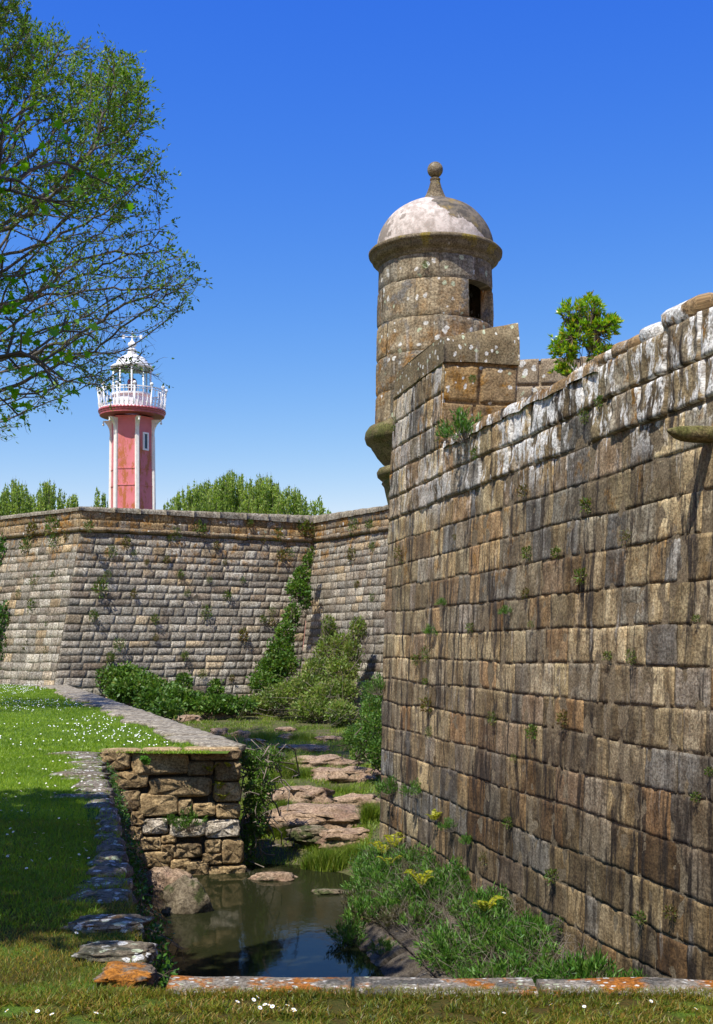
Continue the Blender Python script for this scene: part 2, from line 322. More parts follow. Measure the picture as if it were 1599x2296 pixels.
def dome_mat():
    n=NT('peeling_dome_plaster'); v=n.coord('Object'); s=n.sep(v); a=n.noise(v,1.6,7,.62); b=n.noise(v,9,6,.7); f=n.noise(v,45,4,.7)
    base=n.mix(n.step(b,.38,.62),(.60,.52,.45),(.36,.30,.25))
    dark=n.mix(n.step(b,.38,.6),(.19,.155,.11),(.08,.07,.055)); dark=n.mix(n.step(n.noise(v,4,4,.6),.5,.65),dark,(.24,.17,.06))
    # the render has fallen away from the crown and the right flank
    k=n.math('ADD',n.math('MULTIPLY',s[0],.62),n.math('MULTIPLY',s[2],1.15)); k=n.math('ADD',k,n.math('MULTIPLY',n.math('SUBTRACT',a,.5),1.25))
    m=n.step(k,.60,.65); m2=n.step(n.math('ADD',n.math('MULTIPLY',n.noise(n.coord('Object',(1,1,1),(4,4,4)),2.4,7,.65),1.0),n.math('MULTIPLY',s[0],-.18)),.66,.70)
    col=n.mix(m,base,dark); col=n.mix(n.math('MULTIPLY',m2,.8),col,(.17,.14,.11))
    top=n.step(n.math('ADD',s[2],n.math('MULTIPLY',n.math('SUBTRACT',b,.5),.15)),.76,.82); col=n.mix(top,col,(.42,.33,.17))
    col=n.mix(n.step(f,.55,.7,0,.5),col,(.2,.17,.14))
    n.pbr(col,.85,normal=n.bump(n.math('ADD',b,n.math('MULTIPLY',m,-.4)),.5,.02),spec=.2); return n.mat
M['dome']=dome_mat()

# ------------------------------------------------------------------ masonry
def widths(L, a, b, rnd, end=None):
    out=[0.0]
    while out[-1]<L: out.append(out[-1]+rnd.uniform(a,b))
    out[-1]=L
    if len(out)>2 and out[-1]-out[-2]<a*.45: del out[-2]
    return out
def masonry(mb, c0, c1, nrm, levels, L, bw, joint=.02, depth=.03, sub=.05, rough=.012, seed=1, stag=True, proud=None, m=0, skip=None, wav=.0, flute=0, uoff=0, chip=.6, jit=0):
    """courses of blocks between the edge curves c0(z), c1(z); every block is an island with rounded arrises"""
    rnd=random.Random(seed)
    for k in range(len(levels)-1):
        z0,z1=levels[k],levels[k+1]; cuts=widths(L,bw[0],bw[1],rnd)
        if stag and k%2: cuts=[0]+[c+rnd.uniform(-.12,.12)*bw[0] for c in cuts[1:-1]]+[L]
        for i in range(len(cuts)-1):
            s0,s1=cuts[i],cuts[i+1]
            if skip and skip((s0+s1)/2,(z0+z1)/2): continue
            hz0=z0+wav*noise.noise(Vector((s0*.5,z0*3,seed))); hz1=z1+wav*noise.noise(Vector((s0*.5,z1*3,seed)))
            nu=max(5,int((s1-s0)/sub)+3); nv=max(5,int((z1-z0)/sub)+3); eb=min(.010,depth*.5)
            TU=[0,eb/(s1-s0)]+[eb/(s1-s0)+(1-2*eb/(s1-s0))*q/(nu-3) for q in range(1,nu-3)]+[1-eb/(s1-s0),1]
            TV=[0,eb/(z1-z0)]+[eb/(z1-z0)+(1-2*eb/(z1-z0))*q/(nv-3) for q in range(1,nv-3)]+[1-eb/(z1-z0),1]
            po=rnd.uniform(-1,1)*depth*.35+(proud(s0,z0) if proud else 0); tilt=rnd.uniform(-1,1)*depth*.25
            jl,jr,jb,jt=[joint*rnd.uniform(.25,.9) for _ in range(4)]; jb*=.55; jt*=.55; jb+=jit*noise.noise(Vector((s0*3.1,z0*5,1))); jt-=jit*noise.noise(Vector((s0*3.1,z1*5,1)))
            P=[];UV=[]; bs=rnd.uniform(0,100)
            for j in range(nv):
                tv=TV[j]
                for ii in range(nu):
                    tu=TU[ii]
                    # bunch rows near the arris
                    eu=min(tu,1-tu)*(s1-s0); ev=min(tv,1-tv)*(z1-z0)
                    s=s0+jl+(s1-s0-jl-jr)*tu
                    za=z0+wav*noise.noise(Vector((s*.8,z0*3,seed))); zb=z1+wav*noise.noise(Vector((s*.8,z1*3,seed)))
                    z=za+jb+(zb-za-jb-jt)*tv
                    edge=(ii in(0,nu-1)) or (j in(0,nv-1))
                    d=po+tilt*(tu-.5)*2
                    q=Vector((s*2.2+bs,z*2.2,seed)); 
                    d+=rough*(noise.fractal(q*2.3,1,2,4))*1.0
                    if flute: d+=flute*noise.noise(Vector((s*7,z*.9,bs)))
                    e2=min(eu,ev)
                    rr=depth*1.2*(.7+.6*noise.noise(Vector((s*5,z*5,bs+3))))
                    if e2<rr*1.2: d-=depth*.45*(1-e2/(rr*1.2))**2*chip
                    if edge:
                        d-=depth*1.3
                        jj=.35*joint*noise.noise(Vector((s*14,z*14,bs)))
                        s+=jj; z+=jj
                    t=s/L; a=c0(z); b=c1(z); P.append(a+(b-a)*t+nrm*d); UV.append((s+uoff,z))
            mb.grid(P,nu,nv,m,True,UV)
def backing(mb,c0,c1,nrm,levels,L,d,m=0,uoff=0):
    P=[];UV=[]
    for z in levels:
        for t in (0,.5,1): P.append(c0(z)+(c1(z)-c0(z))*t+nrm*d); UV.append((L*t+uoff,z))
    mb.grid(P,3,len(levels),m,True,UV)

# ---- right-hand bastion wall
T=Vector((-.232,.973,0)).normalized(); N=Vector((-T.y,T.x,0))   # N points into the moat (left, towards viewer)
CN=4.84
def wallpt(D, z=0, off=0):
    """point of the right wall's face at depth D"""
    o=off+(-.045*z if z>0 else -.02*z)
    X=(CN-.232*D)/.973
    return Vector((X,D,z))+N*o
def on_wall(x,y,off=0):
    s=(x-CX)/F; D=10
    for _ in range(8):
        z=(HY-y)/F*D; o=off+(-.045*z if z>0 else -.02*z)
        D=(CN-o)/(.973*s+.232)
    return Vector((s*D,D,(HY-y)/F*D))
DC=19.15   # depth of the salient corner
root=thing('bastion_wall','tall weathered ashlar bastion wall filling the right side, streaked brown with white lichen along its top','wall',wallpt(12,-3.2))
LV=[-3.9,-3.55,-3.2,-3.05+.12,-2.68,-2.32,-1.965,-1.56,-1.2,-.83,-.5,-.168,.175,.525,.88,1.22,1.57,1.925]
LV=[-3.8,-3.42,-3.05,-2.68,-2.32,-1.965,-1.56,-1.2,-.83,-.5,-.168,.175,.525,.88,1.22,1.57,1.925]
D0=3.0
LW=(wallpt(DC)-wallpt(D0)).length
c0=lambda z: wallpt(DC,z); c1=lambda z: wallpt(D0,z)
mb=MB()
NR=N
masonry(mb,c0,c1,NR,LV,LW,(.28,.80),joint=.010,depth=.007,sub=.034,rough=.013,seed=3,wav=.03,flute=.012,chip=.5,jit=.018)
up=[1.925,2.27,2.65]
masonry(mb,c0,c1,NR,up,LW,(.4,.8),joint=.02,depth=.024,sub=.035,rough=.026,seed=5,wav=.03,flute=.012,proud=lambda s,z:.026+random.uniform(-.012,.012),chip=1.0)
# merlon beside the turret (outer face)
LM=(wallpt(DC)-wallpt(16.6)).length
cm1=lambda z: wallpt(16.6,z)
masonry(mb,c0,cm1,NR,[2.65,3.0,3.4,3.78,4.13],LM,(.4,.8),joint=.022,depth=.022,sub=.035,rough=.02,seed=9,wav=.02,flute=.01,proud=lambda s,z:.02,chip=1)
face=mb.build('masonry_face',M['wall'],root)
mb=MB(); backing(mb,c0,c1,NR,LV,LW,-.007); backing(mb,c0,c1,NR,[1.925,2.27,2.63],LW,-.004); backing(mb,c0,cm1,NR,[2.63,3.4,4.1],LM,.0)
mb.build('mortar_bed',M['mortar'],root)
# second face of the bastion, running back from the salient
T2=Vector((.80,.60,0)).normalized(); N2=Vector((-T2.y,T2.x,0)); L2=14
b0=lambda z: wallpt(DC,z); b1=lambda z: wallpt(DC,z)+T2*L2+N2*(-.03*z)
mb=MB(); masonry(mb,b1,b0,N2,LV+[2.27,2.65],L2,(.5,1.0),joint=.025,depth=.035,sub=.12,rough=.015,seed=13,wav=.03)
backing(mb,b1,b0,N2,LV+[2.27,2.63],L2,-.035)
# merlon on the second face
masonry(mb,lambda z:wallpt(DC,z)+T2*3.2,b0,N2,[2.65,3.0,3.4,3.78,4.13],3.2,(.5,.9),joint=.025,depth=.035,sub=.1,rough=.015,seed=14)
mb.build('rear_face',M['wall'],root)
# body of the parapet: top surface
def quad(mb,a,b,c,d,n=6,m=0,amp=0,seed=0):
    P=[];
    for j in range(n+1):
        for i in range(n+1):
            u=i/n;v=j/n; p=(a*(1-u)+b*u)*(1-v)+(d*(1-u)+c*u)*v
            if amp: p=p+Vector((0,0,1))*amp*noise.noise(p*2.5+Vector((seed,0,0)))
            P.append(p)
    mb.grid(P,n+1,n+1,m,True,[(p.x+p.y,p.z) for p in P])
mb=MB(); quad(mb,wallpt(DC,2.62),wallpt(D0,2.62),wallpt(D0,2.62)-N*1.3,wallpt(DC,2.62)-N*1.3,24,0,.02)
quad(mb,wallpt(D0,2.62)-N*1.3,wallpt(17,2.62)-N*1.3,wallpt(17,1.3)-N*1.32,wallpt(D0,1.3)-N*1.32,8)
quad(mb,wallpt(D0,1.3)-N*1.3,wallpt(DC,1.3)-N*1.3,wallpt(DC,1.3)-N*9,wallpt(D0,1.3)-N*9,8)
mb.build('wall_walk',M['slab'],root)
# merlon end face, top slab
e0=lambda z: wallpt(16.6,z,.03); e1=lambda z: wallpt(16.6,z)-N*1.04
NE=-T
mb=MB(); sl=lambda s: 0
masonry(mb,e0,e1,NE,[2.3,2.72,3.28,3.78],1.05,(.42,.62),joint=.035,depth=.03,sub=.035,rough=.018,seed=21,wav=.04,chip=1)
backing(mb,e0,e1,NE,[2.3,3,4.0],1.05,-.03,0)
mb.build('merlon_end',M['merlon'],root)
mb=MB()
def slabbox(mb,p,q,th0,th1,w,nrm,m=0,sub=14,amp=.015,seed=0):
    """slab from p to q along its length, width w along nrm, thickness from th0 (at p) to th1 (at q)"""
    P=[]; ring=[(0,0),(0,1),(1,1),(1,0)]
    nu=sub; pts=[]
    prof=[(0,0),(0,.5),(.02,.93),(.08,1),(.5,1),(.92,1),(.98,.93),(1,.5),(1,0)]
    for i in range(nu+1):
        t=i/nu; b=p+(q-p)*t; th=th0+(th1-th0)*t
        for (a,h) in prof:
            v=b+nrm*(w*a)+Vector((0,0,th*h)); v=v+Vector((noise.noise(v*3+Vector((seed,0,0))),noise.noise(v*3+Vector((0,seed,5))),noise.noise(v*3.3+Vector((5,0,seed)))))*amp
            pts.append(v)
    mb.grid(pts,len(prof),nu+1,m,True,[(x.x+x.y,x.z) for x in pts])
    n=len(prof); b=len(mb.v)-n*(nu+1); mb.face(range(b,b+n)[::1],m); mb.face(list(range(len(mb.v)-n,len(mb.v)))[::-1],m)
# sloping top slab seen on the end face: low at the outer edge, high inside
a=e0(3.80); b=e1(3.80)
slabbox(mb,a+NE*.035,b+NE*.035,.35,.62,2.5,T,seed=2,amp=.02)
mb.build('merlon_cap',M['cap'],root)
# coping stones, set back a little on the wall head
rnd=random.Random(4); s=0; k=0
D=11.9
while D>4:
    w=rnd.uniform(.35,.8); mb=MB(); c=wallpt(D-w/2,2.7)-N*.22
    P=[]; nU,nV=12,7; hh=rnd.uniform(.07,.13)
    for j in range(nV):
        ph=-.5*pi*.9+j/(nV-1)*pi*.92
        for i in range(nU):
            th=2*pi*i/nU
            sgn=lambda v,e:math.copysign(abs(v)**e,v)
            v=T*(sgn(math.cos(th),.5)*w*.52*max(.05,math.cos(ph))**.3)+N*(sgn(math.sin(th),.5)*.26*max(.05,math.cos(ph))**.3)+Vector((0,0,hh*math.copysign(abs(math.sin(ph))**.6,ph)))
            v=v*(1+.22*noise.noise(v*3+Vector((k*7,0,0)))); P.append(c+v)
    mb.grid(P,nU,nV,0,True,[(p.x*1+p.y,p.z) for p in P],wrap=True)
    mb.build('coping_stone',M['wall'],root); D-=w*.98; k+=1
# thin stones on the far stretch of the head
D=16.4
while D>12:
    w=rnd.uniform(.4,.75); mb=MB(); slabbox(mb,wallpt(D,2.6)+N*.05,wallpt(D-w,2.6)+N*.05,rnd.uniform(.09,.13),rnd.uniform(.09,.13),.5,-N,amp=.03,sub=8,seed=D)
    mb.build('coping_stone',M['wall'],root); D-=w
# inner parapet seen over the wall head
p=px(1122,1000,19.6); q=px(1500,1000,19.0)
rw=thing('inner_parapet','low inner parapet of pale lichened granite seen over the wall head between turret and shrub','wall',p)
tt=(q-p); tt.z=0; LL=tt.length; tn=tt.normalized(); nn=Vector((tn.y,-tn.x,0))
r0=lambda z:Vector((p.x,p.y,z)); r1=lambda z:Vector((q.x,q.y,z))
mb=MB(); masonry(mb,r0,r1,nn,[2.6,3.1,3.6,4.08,4.5],LL,(.5,.75),joint=.03,depth=.03,sub=.04,rough=.02,seed=31,wav=.02,chip=1.2)
backing(mb,r0,r1,nn,[2.6,4.45],LL,-.03); mb.build('masonry_face',M['rearwall'],rw)
mb=MB(); quad(mb,r0(4.46),r1(4.46),r1(4.46)-nn*.7,r0(4.46)-nn*.7,5,0,.02); quad(mb,r1(4.46)-nn*.7,r0(4.46)-nn*.7,r0(1.2)-nn*.7,r1(1.2)-nn*.7,3)
quad(mb,r1(2.6),r1(4.46),r1(4.46)-nn*.7,r1(2.6)-nn*.7,3); quad(mb,r0(2.6),r0(4.46),r0(4.46)-nn*.7,r0(2.6)-nn*.7,3)
mb.build('parapet_top',M['rearwall'],rw)
# stone spout (beak)
bp=on_wall(1592,975); bk=thing('stone_spout','mossy pointed stone spout jutting from the right wall below its lichened top','spout',bp)
mb=MB(); P=[]; prof=[(-.1,.065,0),(.0,.065,0),(.12,.062,0),(.22,.058,0),(.29,.045,.006),(.34,.022,.012),(.365,.006,.014)]
for (l,r,dz) in prof:
    for i in range(12):
        a=2*pi*i/12; sx=math.copysign(abs(math.cos(a))**.6,math.cos(a)); sz=math.copysign(abs(math.sin(a))**.6,math.sin(a))
        v=bp+N*l+T*(sx*r*1.3)+Vector((0,0,sz*r*(.95)+dz)); P.append(v+Vector((0,0,1))*.012*noise.noise(v*9))
mb.grid(P,12,len(prof),0,True,None,wrap=True); mb.build('spout_stone',M['beak'],bk)

# ---- turret (bartizan)
DT=20.35; TC=Vector(((976-CX)/F*DT,DT,0)); KZ=F/DT
zt=lambda y:(HY-y)/KZ
tr=thing('sentry_turret','round stone sentry turret with a patchy white dome and ball finial at the wall corner','turret',TC+Vector((0,0,zt(1130))))
R0=.925
OA0,OA1=math.radians(31),math.radians(80); OZ0,OZ1=zt(739),zt(657)
def cyl(rad): return lambda a,z: TC+Vector((math.sin(a)*rad(z),-math.cos(a)*rad(z),z))
rad=lambda z:R0+.055*(1-(z-zt(950))/(zt(605)-zt(950)))
lev=[zt(960),zt(891),zt(814),zt(739),zt(657),zt(600)]
mb=MB(); rnd=random.Random(8)
def cylblock(mb,a0,a1,z0,z1,depth=.016,joint=.010,seed=0):
    bs=seed*3.7; nu=max(4,int((a1-a0)*R0/.045)); nv=max(4,int((z1-z0)/.045)); P=[];UV=[]; ja=joint/R0
    po=rnd.uniform(-.006,.006)
    for j in range(nv+1):
        for i in range(nu+1):
            tu=i/nu;tv=j/nv; a=a0+ja*.5+(a1-a0-ja)*tu; z=z0+joint*.5+(z1-z0-joint)*tv
            e=min(min(tu,1-tu)*(a1-a0)*R0,min(tv,1-tv)*(z1-z0)); d=po+.011*noise.fractal(Vector((a*3,z*3,bs)),1,2,4)
            if e<.03: d-=.003*(1-e/.03)**2
            if i in(0,nu) or j in(0,nv): d-=depth
            r=rad(z)+d; P.append(TC+Vector((math.sin(a)*r,-math.cos(a)*r,z))); UV.append((a*R0,z))
    mb.grid(P,nu+1,nv+1,0,True,UV)
for k in range(5):
    z0,z1=lev[k],lev[k+1]
    if k==3:
        seq=[OA1]; 
        while seq[-1]<OA0+2*pi: seq.append(seq[-1]+rnd.uniform(.6,1.0))
        seq[-1]=OA0+2*pi
        if seq[-1]-seq[-2]<.3: del seq[-2]
    else:
        st=rnd.uniform(0,1)+(.0 if k%2 else .5); nb=7 if k%2 else 8; cu=[st+2*pi*(i+rnd.uniform(-.13,.13))/nb for i in range(nb)]; seq=cu+[cu[0]+2*pi]
    for i in range(len(seq)-1): cylblock(mb,seq[i],seq[i+1],z0,z1,seed=k*10+i)
mb.build('drum',M['tower'],tr)
# backing shell and inner wall with the doorway left open
mb=MB(); nA=72
for rr,flip in ((lambda z:rad(z)-.022,False),(lambda z:.74,True)):
    P=[];UV=[];zz=[lev[0],OZ0,OZ1,zt(595)]
    angs=[OA0+(OA1-OA0)*i/12 for i in range(12)]+[OA1+(2*pi-(OA1-OA0))*i/60 for i in range(60)]
    for z in zz:
        for a in angs: P.append(TC+Vector((math.sin(a)*rr(z),-math.cos(a)*rr(z),z)));UV.append((a*.9,z))
    b=len(mb.v); mb.v+= [tuple(p) for p in P]; mb.uv+=UV
    for j in range(3):
        for i in range(72):
            if j==1 and i<12: continue
            q=(b+j*72+i,b+j*72+(i+1)%72,b+(j+1)*72+(i+1)%72,b+(j+1)*72+i); mb.face(q[::-1] if flip else q,0,True)
for a in (OA0,OA1):
    pts=[cyl(lambda z:.74)(a,OZ0),cyl(lambda z:rad(z)-.012)(a,OZ0),cyl(lambda z:rad(z)-.012)(a,OZ1),cyl(lambda z:.74)(a,OZ1)]; mb.add(pts,[(0,1,2,3)],uv=[(0,0),(.3,0),(.3,.6),(0,.6)])
for z in (OZ0,OZ1):
    P=[cyl(lambda z:.74)(OA0+(OA1-OA0)*i/12,z) for i in range(13)]+[cyl(lambda z:rad(z)-.012)(OA0+(OA1-OA0)*i/12,z) for i in range(13)]
    mb.grid(P,13,2,0,False)
mb.build('opening',M['tower'],tr)
mb=MB()
cp=[(.90,zt(607)),(.935,zt(604)),(.95,zt(600)),(.955,zt(596)),(.99,zt(594)),(1.03,zt(589)),(1.045,zt(583)),(1.055,zt(579)),(1.085,zt(577)),(1.088,zt(571)),(1.07,zt(568)),(1.0,zt(565)),(.9,zt(562))]
mb.lathe(TC,cp,72,0,True,.012); mb.build('cornice',M['cornice'],tr)
mb=MB(); H=zt(450)-zt(566); prof=[(.957*math.cos(t)**.96 if t<pi/2-.01 else .001, H*math.sin(t)) for t in [pi/2*i/22 for i in range(23)]]
dz=zt(566); mbd=MB(); mbd.lathe((0,0,0),prof,72,0,True,.012)
do=mbd.build('dome',M['dome']); do.parent=tr; do.location=Vector((0,0,dz))-Vector((0,0,zt(1130)))
mb=MB(); zf=zt(455)
fp=[(.225,zf-.03),(.23,zf+.02),(.19,zf+.06),(.15,zf+.13),(.10,zf+.25),(.075,zf+.35),(.085,zf+.37),(.085,zf+.39),(.06,zf+.41)]
mb.lathe(TC,fp,10,0,False,.01); mb.build('finial_stem',M['cornice'],tr)
mb=MB(); zc=zt(381); mb.lathe(TC,[(max(.001,.128*math.cos(t)),zc+.128*math.sin(t)) for t in [-pi/2+pi*i/14 for i in range(15)]],24,0,True,.01); mb.build('finial_ball',M['cornice'],tr)
mb=MB()
co=[(.95,zt(950)),(.97,zt(958)),(1.09,zt(962)),(1.14,zt(972)),(1.15,zt(984)),(1.12,zt(995)),(1.05,zt(1001)),(1.03,zt(1007)),(1.0,zt(1013)),(.96,zt(1024)),(.88,zt(1038)),(.80,zt(1046)),(.83,zt(1050)),(.92,zt(1053)),(.955,zt(1061)),(.94,zt(1070)),(.88,zt(1077)),(.85,zt(1080)),(.87,zt(1085)),(.83,zt(1092)),(.80,zt(1110)),(.76,zt(1135)),(.55,zt(1190)),(.2,zt(1240))]
mb.lathe(TC,co[::-1],64,0,True,.02); mb.build('corbel',M['beak'],tr)

# ------------------------------------------------------------------ sloping footing under the wall
WB=-2.95
ft=thing('stone_footing','sloping dark stone footing between the right wall and the pool','footing',Vector((.6,14,-3.5)))
def edge(D): return Vector((-.05-(D-13)*.2025,D,0))
def lerp(a,b,t): return a+(b-a)*t
def foot_c(Dv):
    def f(v):     # v: 0 at water foot .. 1.95 at the wall
        t=v/1.95; a=edge(Dv); b=wallpt(Dv+.35*0+.45*t,0)
        p=lerp(a,b,t); z=-3.75+min(1,t/.36)*.45+max(0,(t-.36)/.64)*.36
        return Vector((p.x,p.y,z))
    return f
f15=foot_c(15.0)
nf=Vector((-.6,-.15,.75)).normalized()
mb=MB(); LF=11.3
masonry(mb,f15,foot_c(4.0),nf,[0,.34,.72,1.15,1.55,1.95],LF,(.6,1.2),joint=.035,depth=.055,sub=.05,rough=.018,seed=41,wav=.02,chip=.7)
backing(mb,f15,foot_c(4.0),nf,[0,.34,.72,1.15,1.55,1.95],LF,-.06)
mb.build('sloping_stones',M['footing'],ft)
def fe(v): 
    t=v/1.95; a=Vector((.12,18.6,0)); b=wallpt(19.0,0); p=lerp(a,b,t); z=-3.7+min(1,t/.3)*.35+max(0,(t-.3)/.7)*.3
    return Vector((p.x,p.y,z))
mb=MB(); masonry(mb,fe,f15,nf,[0,.4,.8,1.2,1.6,1.95],4.0,(.6,1.0),joint=.03,depth=.05,sub=.06,rough=.035,seed=43,wav=.03,chip=1.2)
backing(mb,fe,f15,nf,[0,.4,.8,1.2,1.6,1.95],4.0,-.04); mb.build('corner_stones',M['orangerock'],ft)

# ------------------------------------------------------------------ lawn, moat bed, water, far ground
def ledge(D):   # left lip of the moat
    return -.95-(D-5.9)*.2281 + .02*math.sin(D*1.9)
def pathx(D):   # lip beyond the rubble wall
    return -1.81-(D-19.5)*.3234
def lz(X,D): return LAWN+.05*noise.noise(Vector((X*.35,D*.35,3)))*min(1,max(0,(abs(D-5.9)-.2)/1.0))+(.0)
mb=MB()
def strip(Ds,xl,xr,nx=26):
    P=[]
    for D in Ds:
        for i in range(nx):
            t=i/(nx-1); X=lerp(xl(D),xr(D),t**.6 if xl(D)<-10 else t); P.append(Vector((X,D,lz(X,D))))
    mb.grid(P,nx,len(Ds),0,True)
strip([-12,-6,-2,0,2,3,3.6,4,4.4,4.7,5,5.3,5.55,5.72],lambda D:-30,lambda D:12,40)
strip([5.72,5.9,6.2,6.6,7,7.5,8,8.6,9.2,10,11,12,13,14,15,16,17,18,18.55,18.85],lambda D:-30,lambda D:ledge(D)+(-.06),50)
strip([18.85,19.3,19.5],lambda D:-30,lambda D:-1.95+(19.5-D)*0-(.0),50)
strip([19.5,20.5,22,24,26,28,31,34,38,42,46,50,54,58,62,70],lambda D:-40,lambda D:pathx(D)-.1,50)
lawn=mb.build('lawn',M['lawn']); tag(lawn,kind='structure')
def bedz(X,D):
    ks=[(4,-4.1),(17,-4.0),(19.6,-3.62),(20.6,-3.42),(24,-3.36),(30,-3.2),(40,-3.02),(50,-2.8),(60,-2.5)]
    for (a,za),(b,zb) in zip(ks,ks[1:]):
        if D<=b: z=za+(zb-za)*max(0,(D-a))/(b-a); break
    else: z=-2.5
    if D>18: 
        wx=(CN-.232*min(D,19))/.973-.1; z+=.35*math.exp(-max(0,wx-.1-X)/.5)*(1 if D<23 else 0)
    z+=.07*noise.noise(Vector((X*1.1,D*.9,1)))
    # left bank below the rubble wall
    if D>15.5 and D<19.6: z+=max(0,1-abs(X-ledge(D)-.3)/1.2)*.55*min(1,(D-15.5)/2)
    return z
mb=MB(); P=[]; Ds=[4+i*.35 for i in range(60)]+[25+i*.8 for i in range(48)]; nx=60
for D in Ds:
    for i in range(nx):
        X=-3.5-.33*max(0,D-6)+ (i/(nx-1))*(9+.5*max(0,D-6)); P.append(Vector((X,D,bedz(X,D))))
mb.grid(P,nx,len(Ds),0,True); tag(mb.build('moat_bed',M['bed']),kind='structure')
mb=MB(); P=[Vector((x,y,WATER)) for y in (4.5,22.5) for x in (-7,5)]; mb.grid(P,2,2,0,False); tag(mb.build('water',M['water']),kind='structure')
mb=MB(); mb.add([(-900,-200,-4.6),(900,-200,-4.6),(900,1500,-4.6),(-900,1500,-4.6)],[(0,1,2,3)]); tag(mb.build('ground',M['far_ground']),kind='structure')

# ---- near retaining wall with its kerb slabs
nw=thing('near_retaining_wall','low wall in the foreground topped with long orange lichened slabs','wall',Vector((0,5.9,WATER)))
mb=MB(); a0=lambda z:Vector((-1.15,6.02,z)); a1=lambda z:Vector((4.2,5.93,z))
masonry(mb,a1,a0,Vector((0,1,0)),[-4,-3.5,-3,-2.5,-2.1,-1.78],5.35,(.4,.9),joint=.03,depth=.04,sub=.1,rough=.02,seed=51)
backing(mb,a1,a0,Vector((0,1,0)),[-4,-1.7],5.35,-.03); mb.build('masonry_face',M['footing'],nw)
xs=[px(380,2200,5.97).x,px(791,2200,5.97).x,px(1195,2200,5.97).x,px(1620,2200,5.95).x,px(2000,2200,5.95).x]
for i in range(4):
    mb=MB(); y0=5.72-(.015 if i%2 else 0)-.01*i; slabbox(mb,Vector((xs[i]+.008,y0,LAWN-.15)),Vector((xs[i+1]-.008,y0-.015,LAWN-.15)),.172,.168,.29-.02*(i==2),Vector((0,1,0)),amp=.012,sub=26,seed=i*3)
    mb.build('kerb_slab',M['kerb'],nw)

# ---- left retaining wall with its irregular lip stones
lw=thing('left_retaining_wall','grass grown retaining wall on the left of the pool with a ragged lip of flat stones','wall',Vector((-2.2,12,WATER)))
mb=MB(); g0=lambda z:Vector((ledge(5.9)-.02,5.9,z)); g1=lambda z:Vector((ledge(18.9)-.02,18.9,z)); NL=Vector((.973,.232,0))
LG=13.3; masonry(mb,g0,g1,NL,[-4,-3.6,-3.2,-2.8,-2.4,-2.0,-1.72],LG,(.3,.8),joint=.03,depth=.05,sub=.09,rough=.04,seed=61,wav=.06)
backing(mb,g0,g1,NL,[-4,-1.72],LG,-.05); mb.build('masonry_face',M['footing'],lw)
def rock(mb,c,rx,ry,rz_,rot=0,seed=0,e=.75,n=20,m=12,amp=.22,flat=0,fr=1.0):
    c=Vector(c);R=Matrix.Rotation(rot,3,'Z');P=[]
    sg=lambda v,q:math.copysign(abs(v)**q,v)
    for j in range(m):
        ph=-pi/2+pi*j/(m-1)
        for i in range(n):
            th=2*pi*i/n; cp=max(0.0,math.cos(ph))
            d=Vector((sg(math.cos(th),e)*cp**e,sg(math.sin(th),e)*cp**e,sg(math.sin(ph),e)))
            k=1+amp*noise.fractal(d*1.3*fr+Vector((seed*3.1,seed,1)),1,2,4)
            v=R@Vector((d.x*rx*k,d.y*ry*k,0)); z=d.z*rz_*(1+amp*.9*noise.noise(d*2.1+Vector((0,seed*2.3,4))))
            P.append(c+Vector((v.x,v.y,z)))
    mb.grid(P,n,m,0,True,None,wrap=True)
rnd=random.Random(17); D=18.6; k=0
TLr=math.atan2(.973,-.2281)
while D>8.0:
    w=rnd.uniform(.22,.5); dep=rnd.choice([rnd.uniform(.18,.35),rnd.uniform(.3,.6)])*(1.15 if D>13 else .72)
    mb=MB(); c=Vector((ledge(D-w/2)-dep*.5+rnd.uniform(-.03,.05),D-w/2,LAWN-.035+rnd.uniform(-.012,.012)))
    rock(mb,c+Vector((0,0,lz(c.x,c.y)-LAWN)),dep*.52,w*.5,.065,rot=rnd.uniform(-.08,.08)+.0,seed=k,e=.55,amp=.30,n=30,fr=1.9)
    mb.build('lip_stone',M['slab'],lw); D-=w*1.02; k+=1
for (x,y,w,h,mt,sd) in [(240,2078,160,60,'whiterock',1),(258,2140,165,55,'whiterock',2),(285,2192,120,34,'orangerock',3)]:
    D=4480/(y-HY); sc=F/D; mb=MB()
    rock(mb,(( x+ -CX)/sc+.0,D,LAWN+.0),w/2/sc,.17,.045,rot=.0,seed=70+sd,e=.5,amp=.34,n=40,m=20,fr=1.9); mb.build('lip_stone',M[mt],lw)
# ---- rubble wall across the end of the pool
rb=thing('rubble_wall','short rubble stone wall with a squared right corner at the head of the pool','wall',Vector((-2.9,19.2,WATER)))
A=Vector((-3.95,18.85,0)); B=Vector((-1.80,19.45,0)); tR=(B-A).normalized(); nR=Vector((tR.y,-tR.x,0))
def rw_pt(cx,cy):   # sketch coordinates of the stones (pixels of the close-up) -> position on the wall's face
    x=cx*.5605; y=cy*.5605+1457.3; s=(x-CX)/F; D=(A.x*tR.y-A.y*tR.x)/(s*tR.y-1*tR.x); return Vector((s*D,D,(HY-y)/F*D))
stones=[(400,398,520,480,0),(525,403,752,502,0),(758,393,962,442,0),(745,443,852,502,0),(855,444,962,525,0),(430,480,592,555,0),(594,504,850,588,0),(850,527,960,606,0),(470,556,560,640,0),(545,570,712,666,0),(710,592,768,660,0),(765,608,862,664,0),(860,608,960,673,0),(565,668,672,738,1),(675,668,820,748,1),(815,673,957,752,1),(520,640,575,700,0),(520,700,565,760,0),(558,742,642,800,0),(640,735,704,772,0),(690,768,806,832,0),(818,753,884,812,0),(882,752,972,856,0),(560,798,684,872,0),(680,828,762,884,0),(736,838,834,904,0),(805,805,885,860,0),(828,855,982,918,0),(500,760,565,830,0),(640,770,700,830,0),(600,868,745,925,0),(735,895,985,960,0),(560,925,740,990,0)]
mbs=[MB(),MB()]
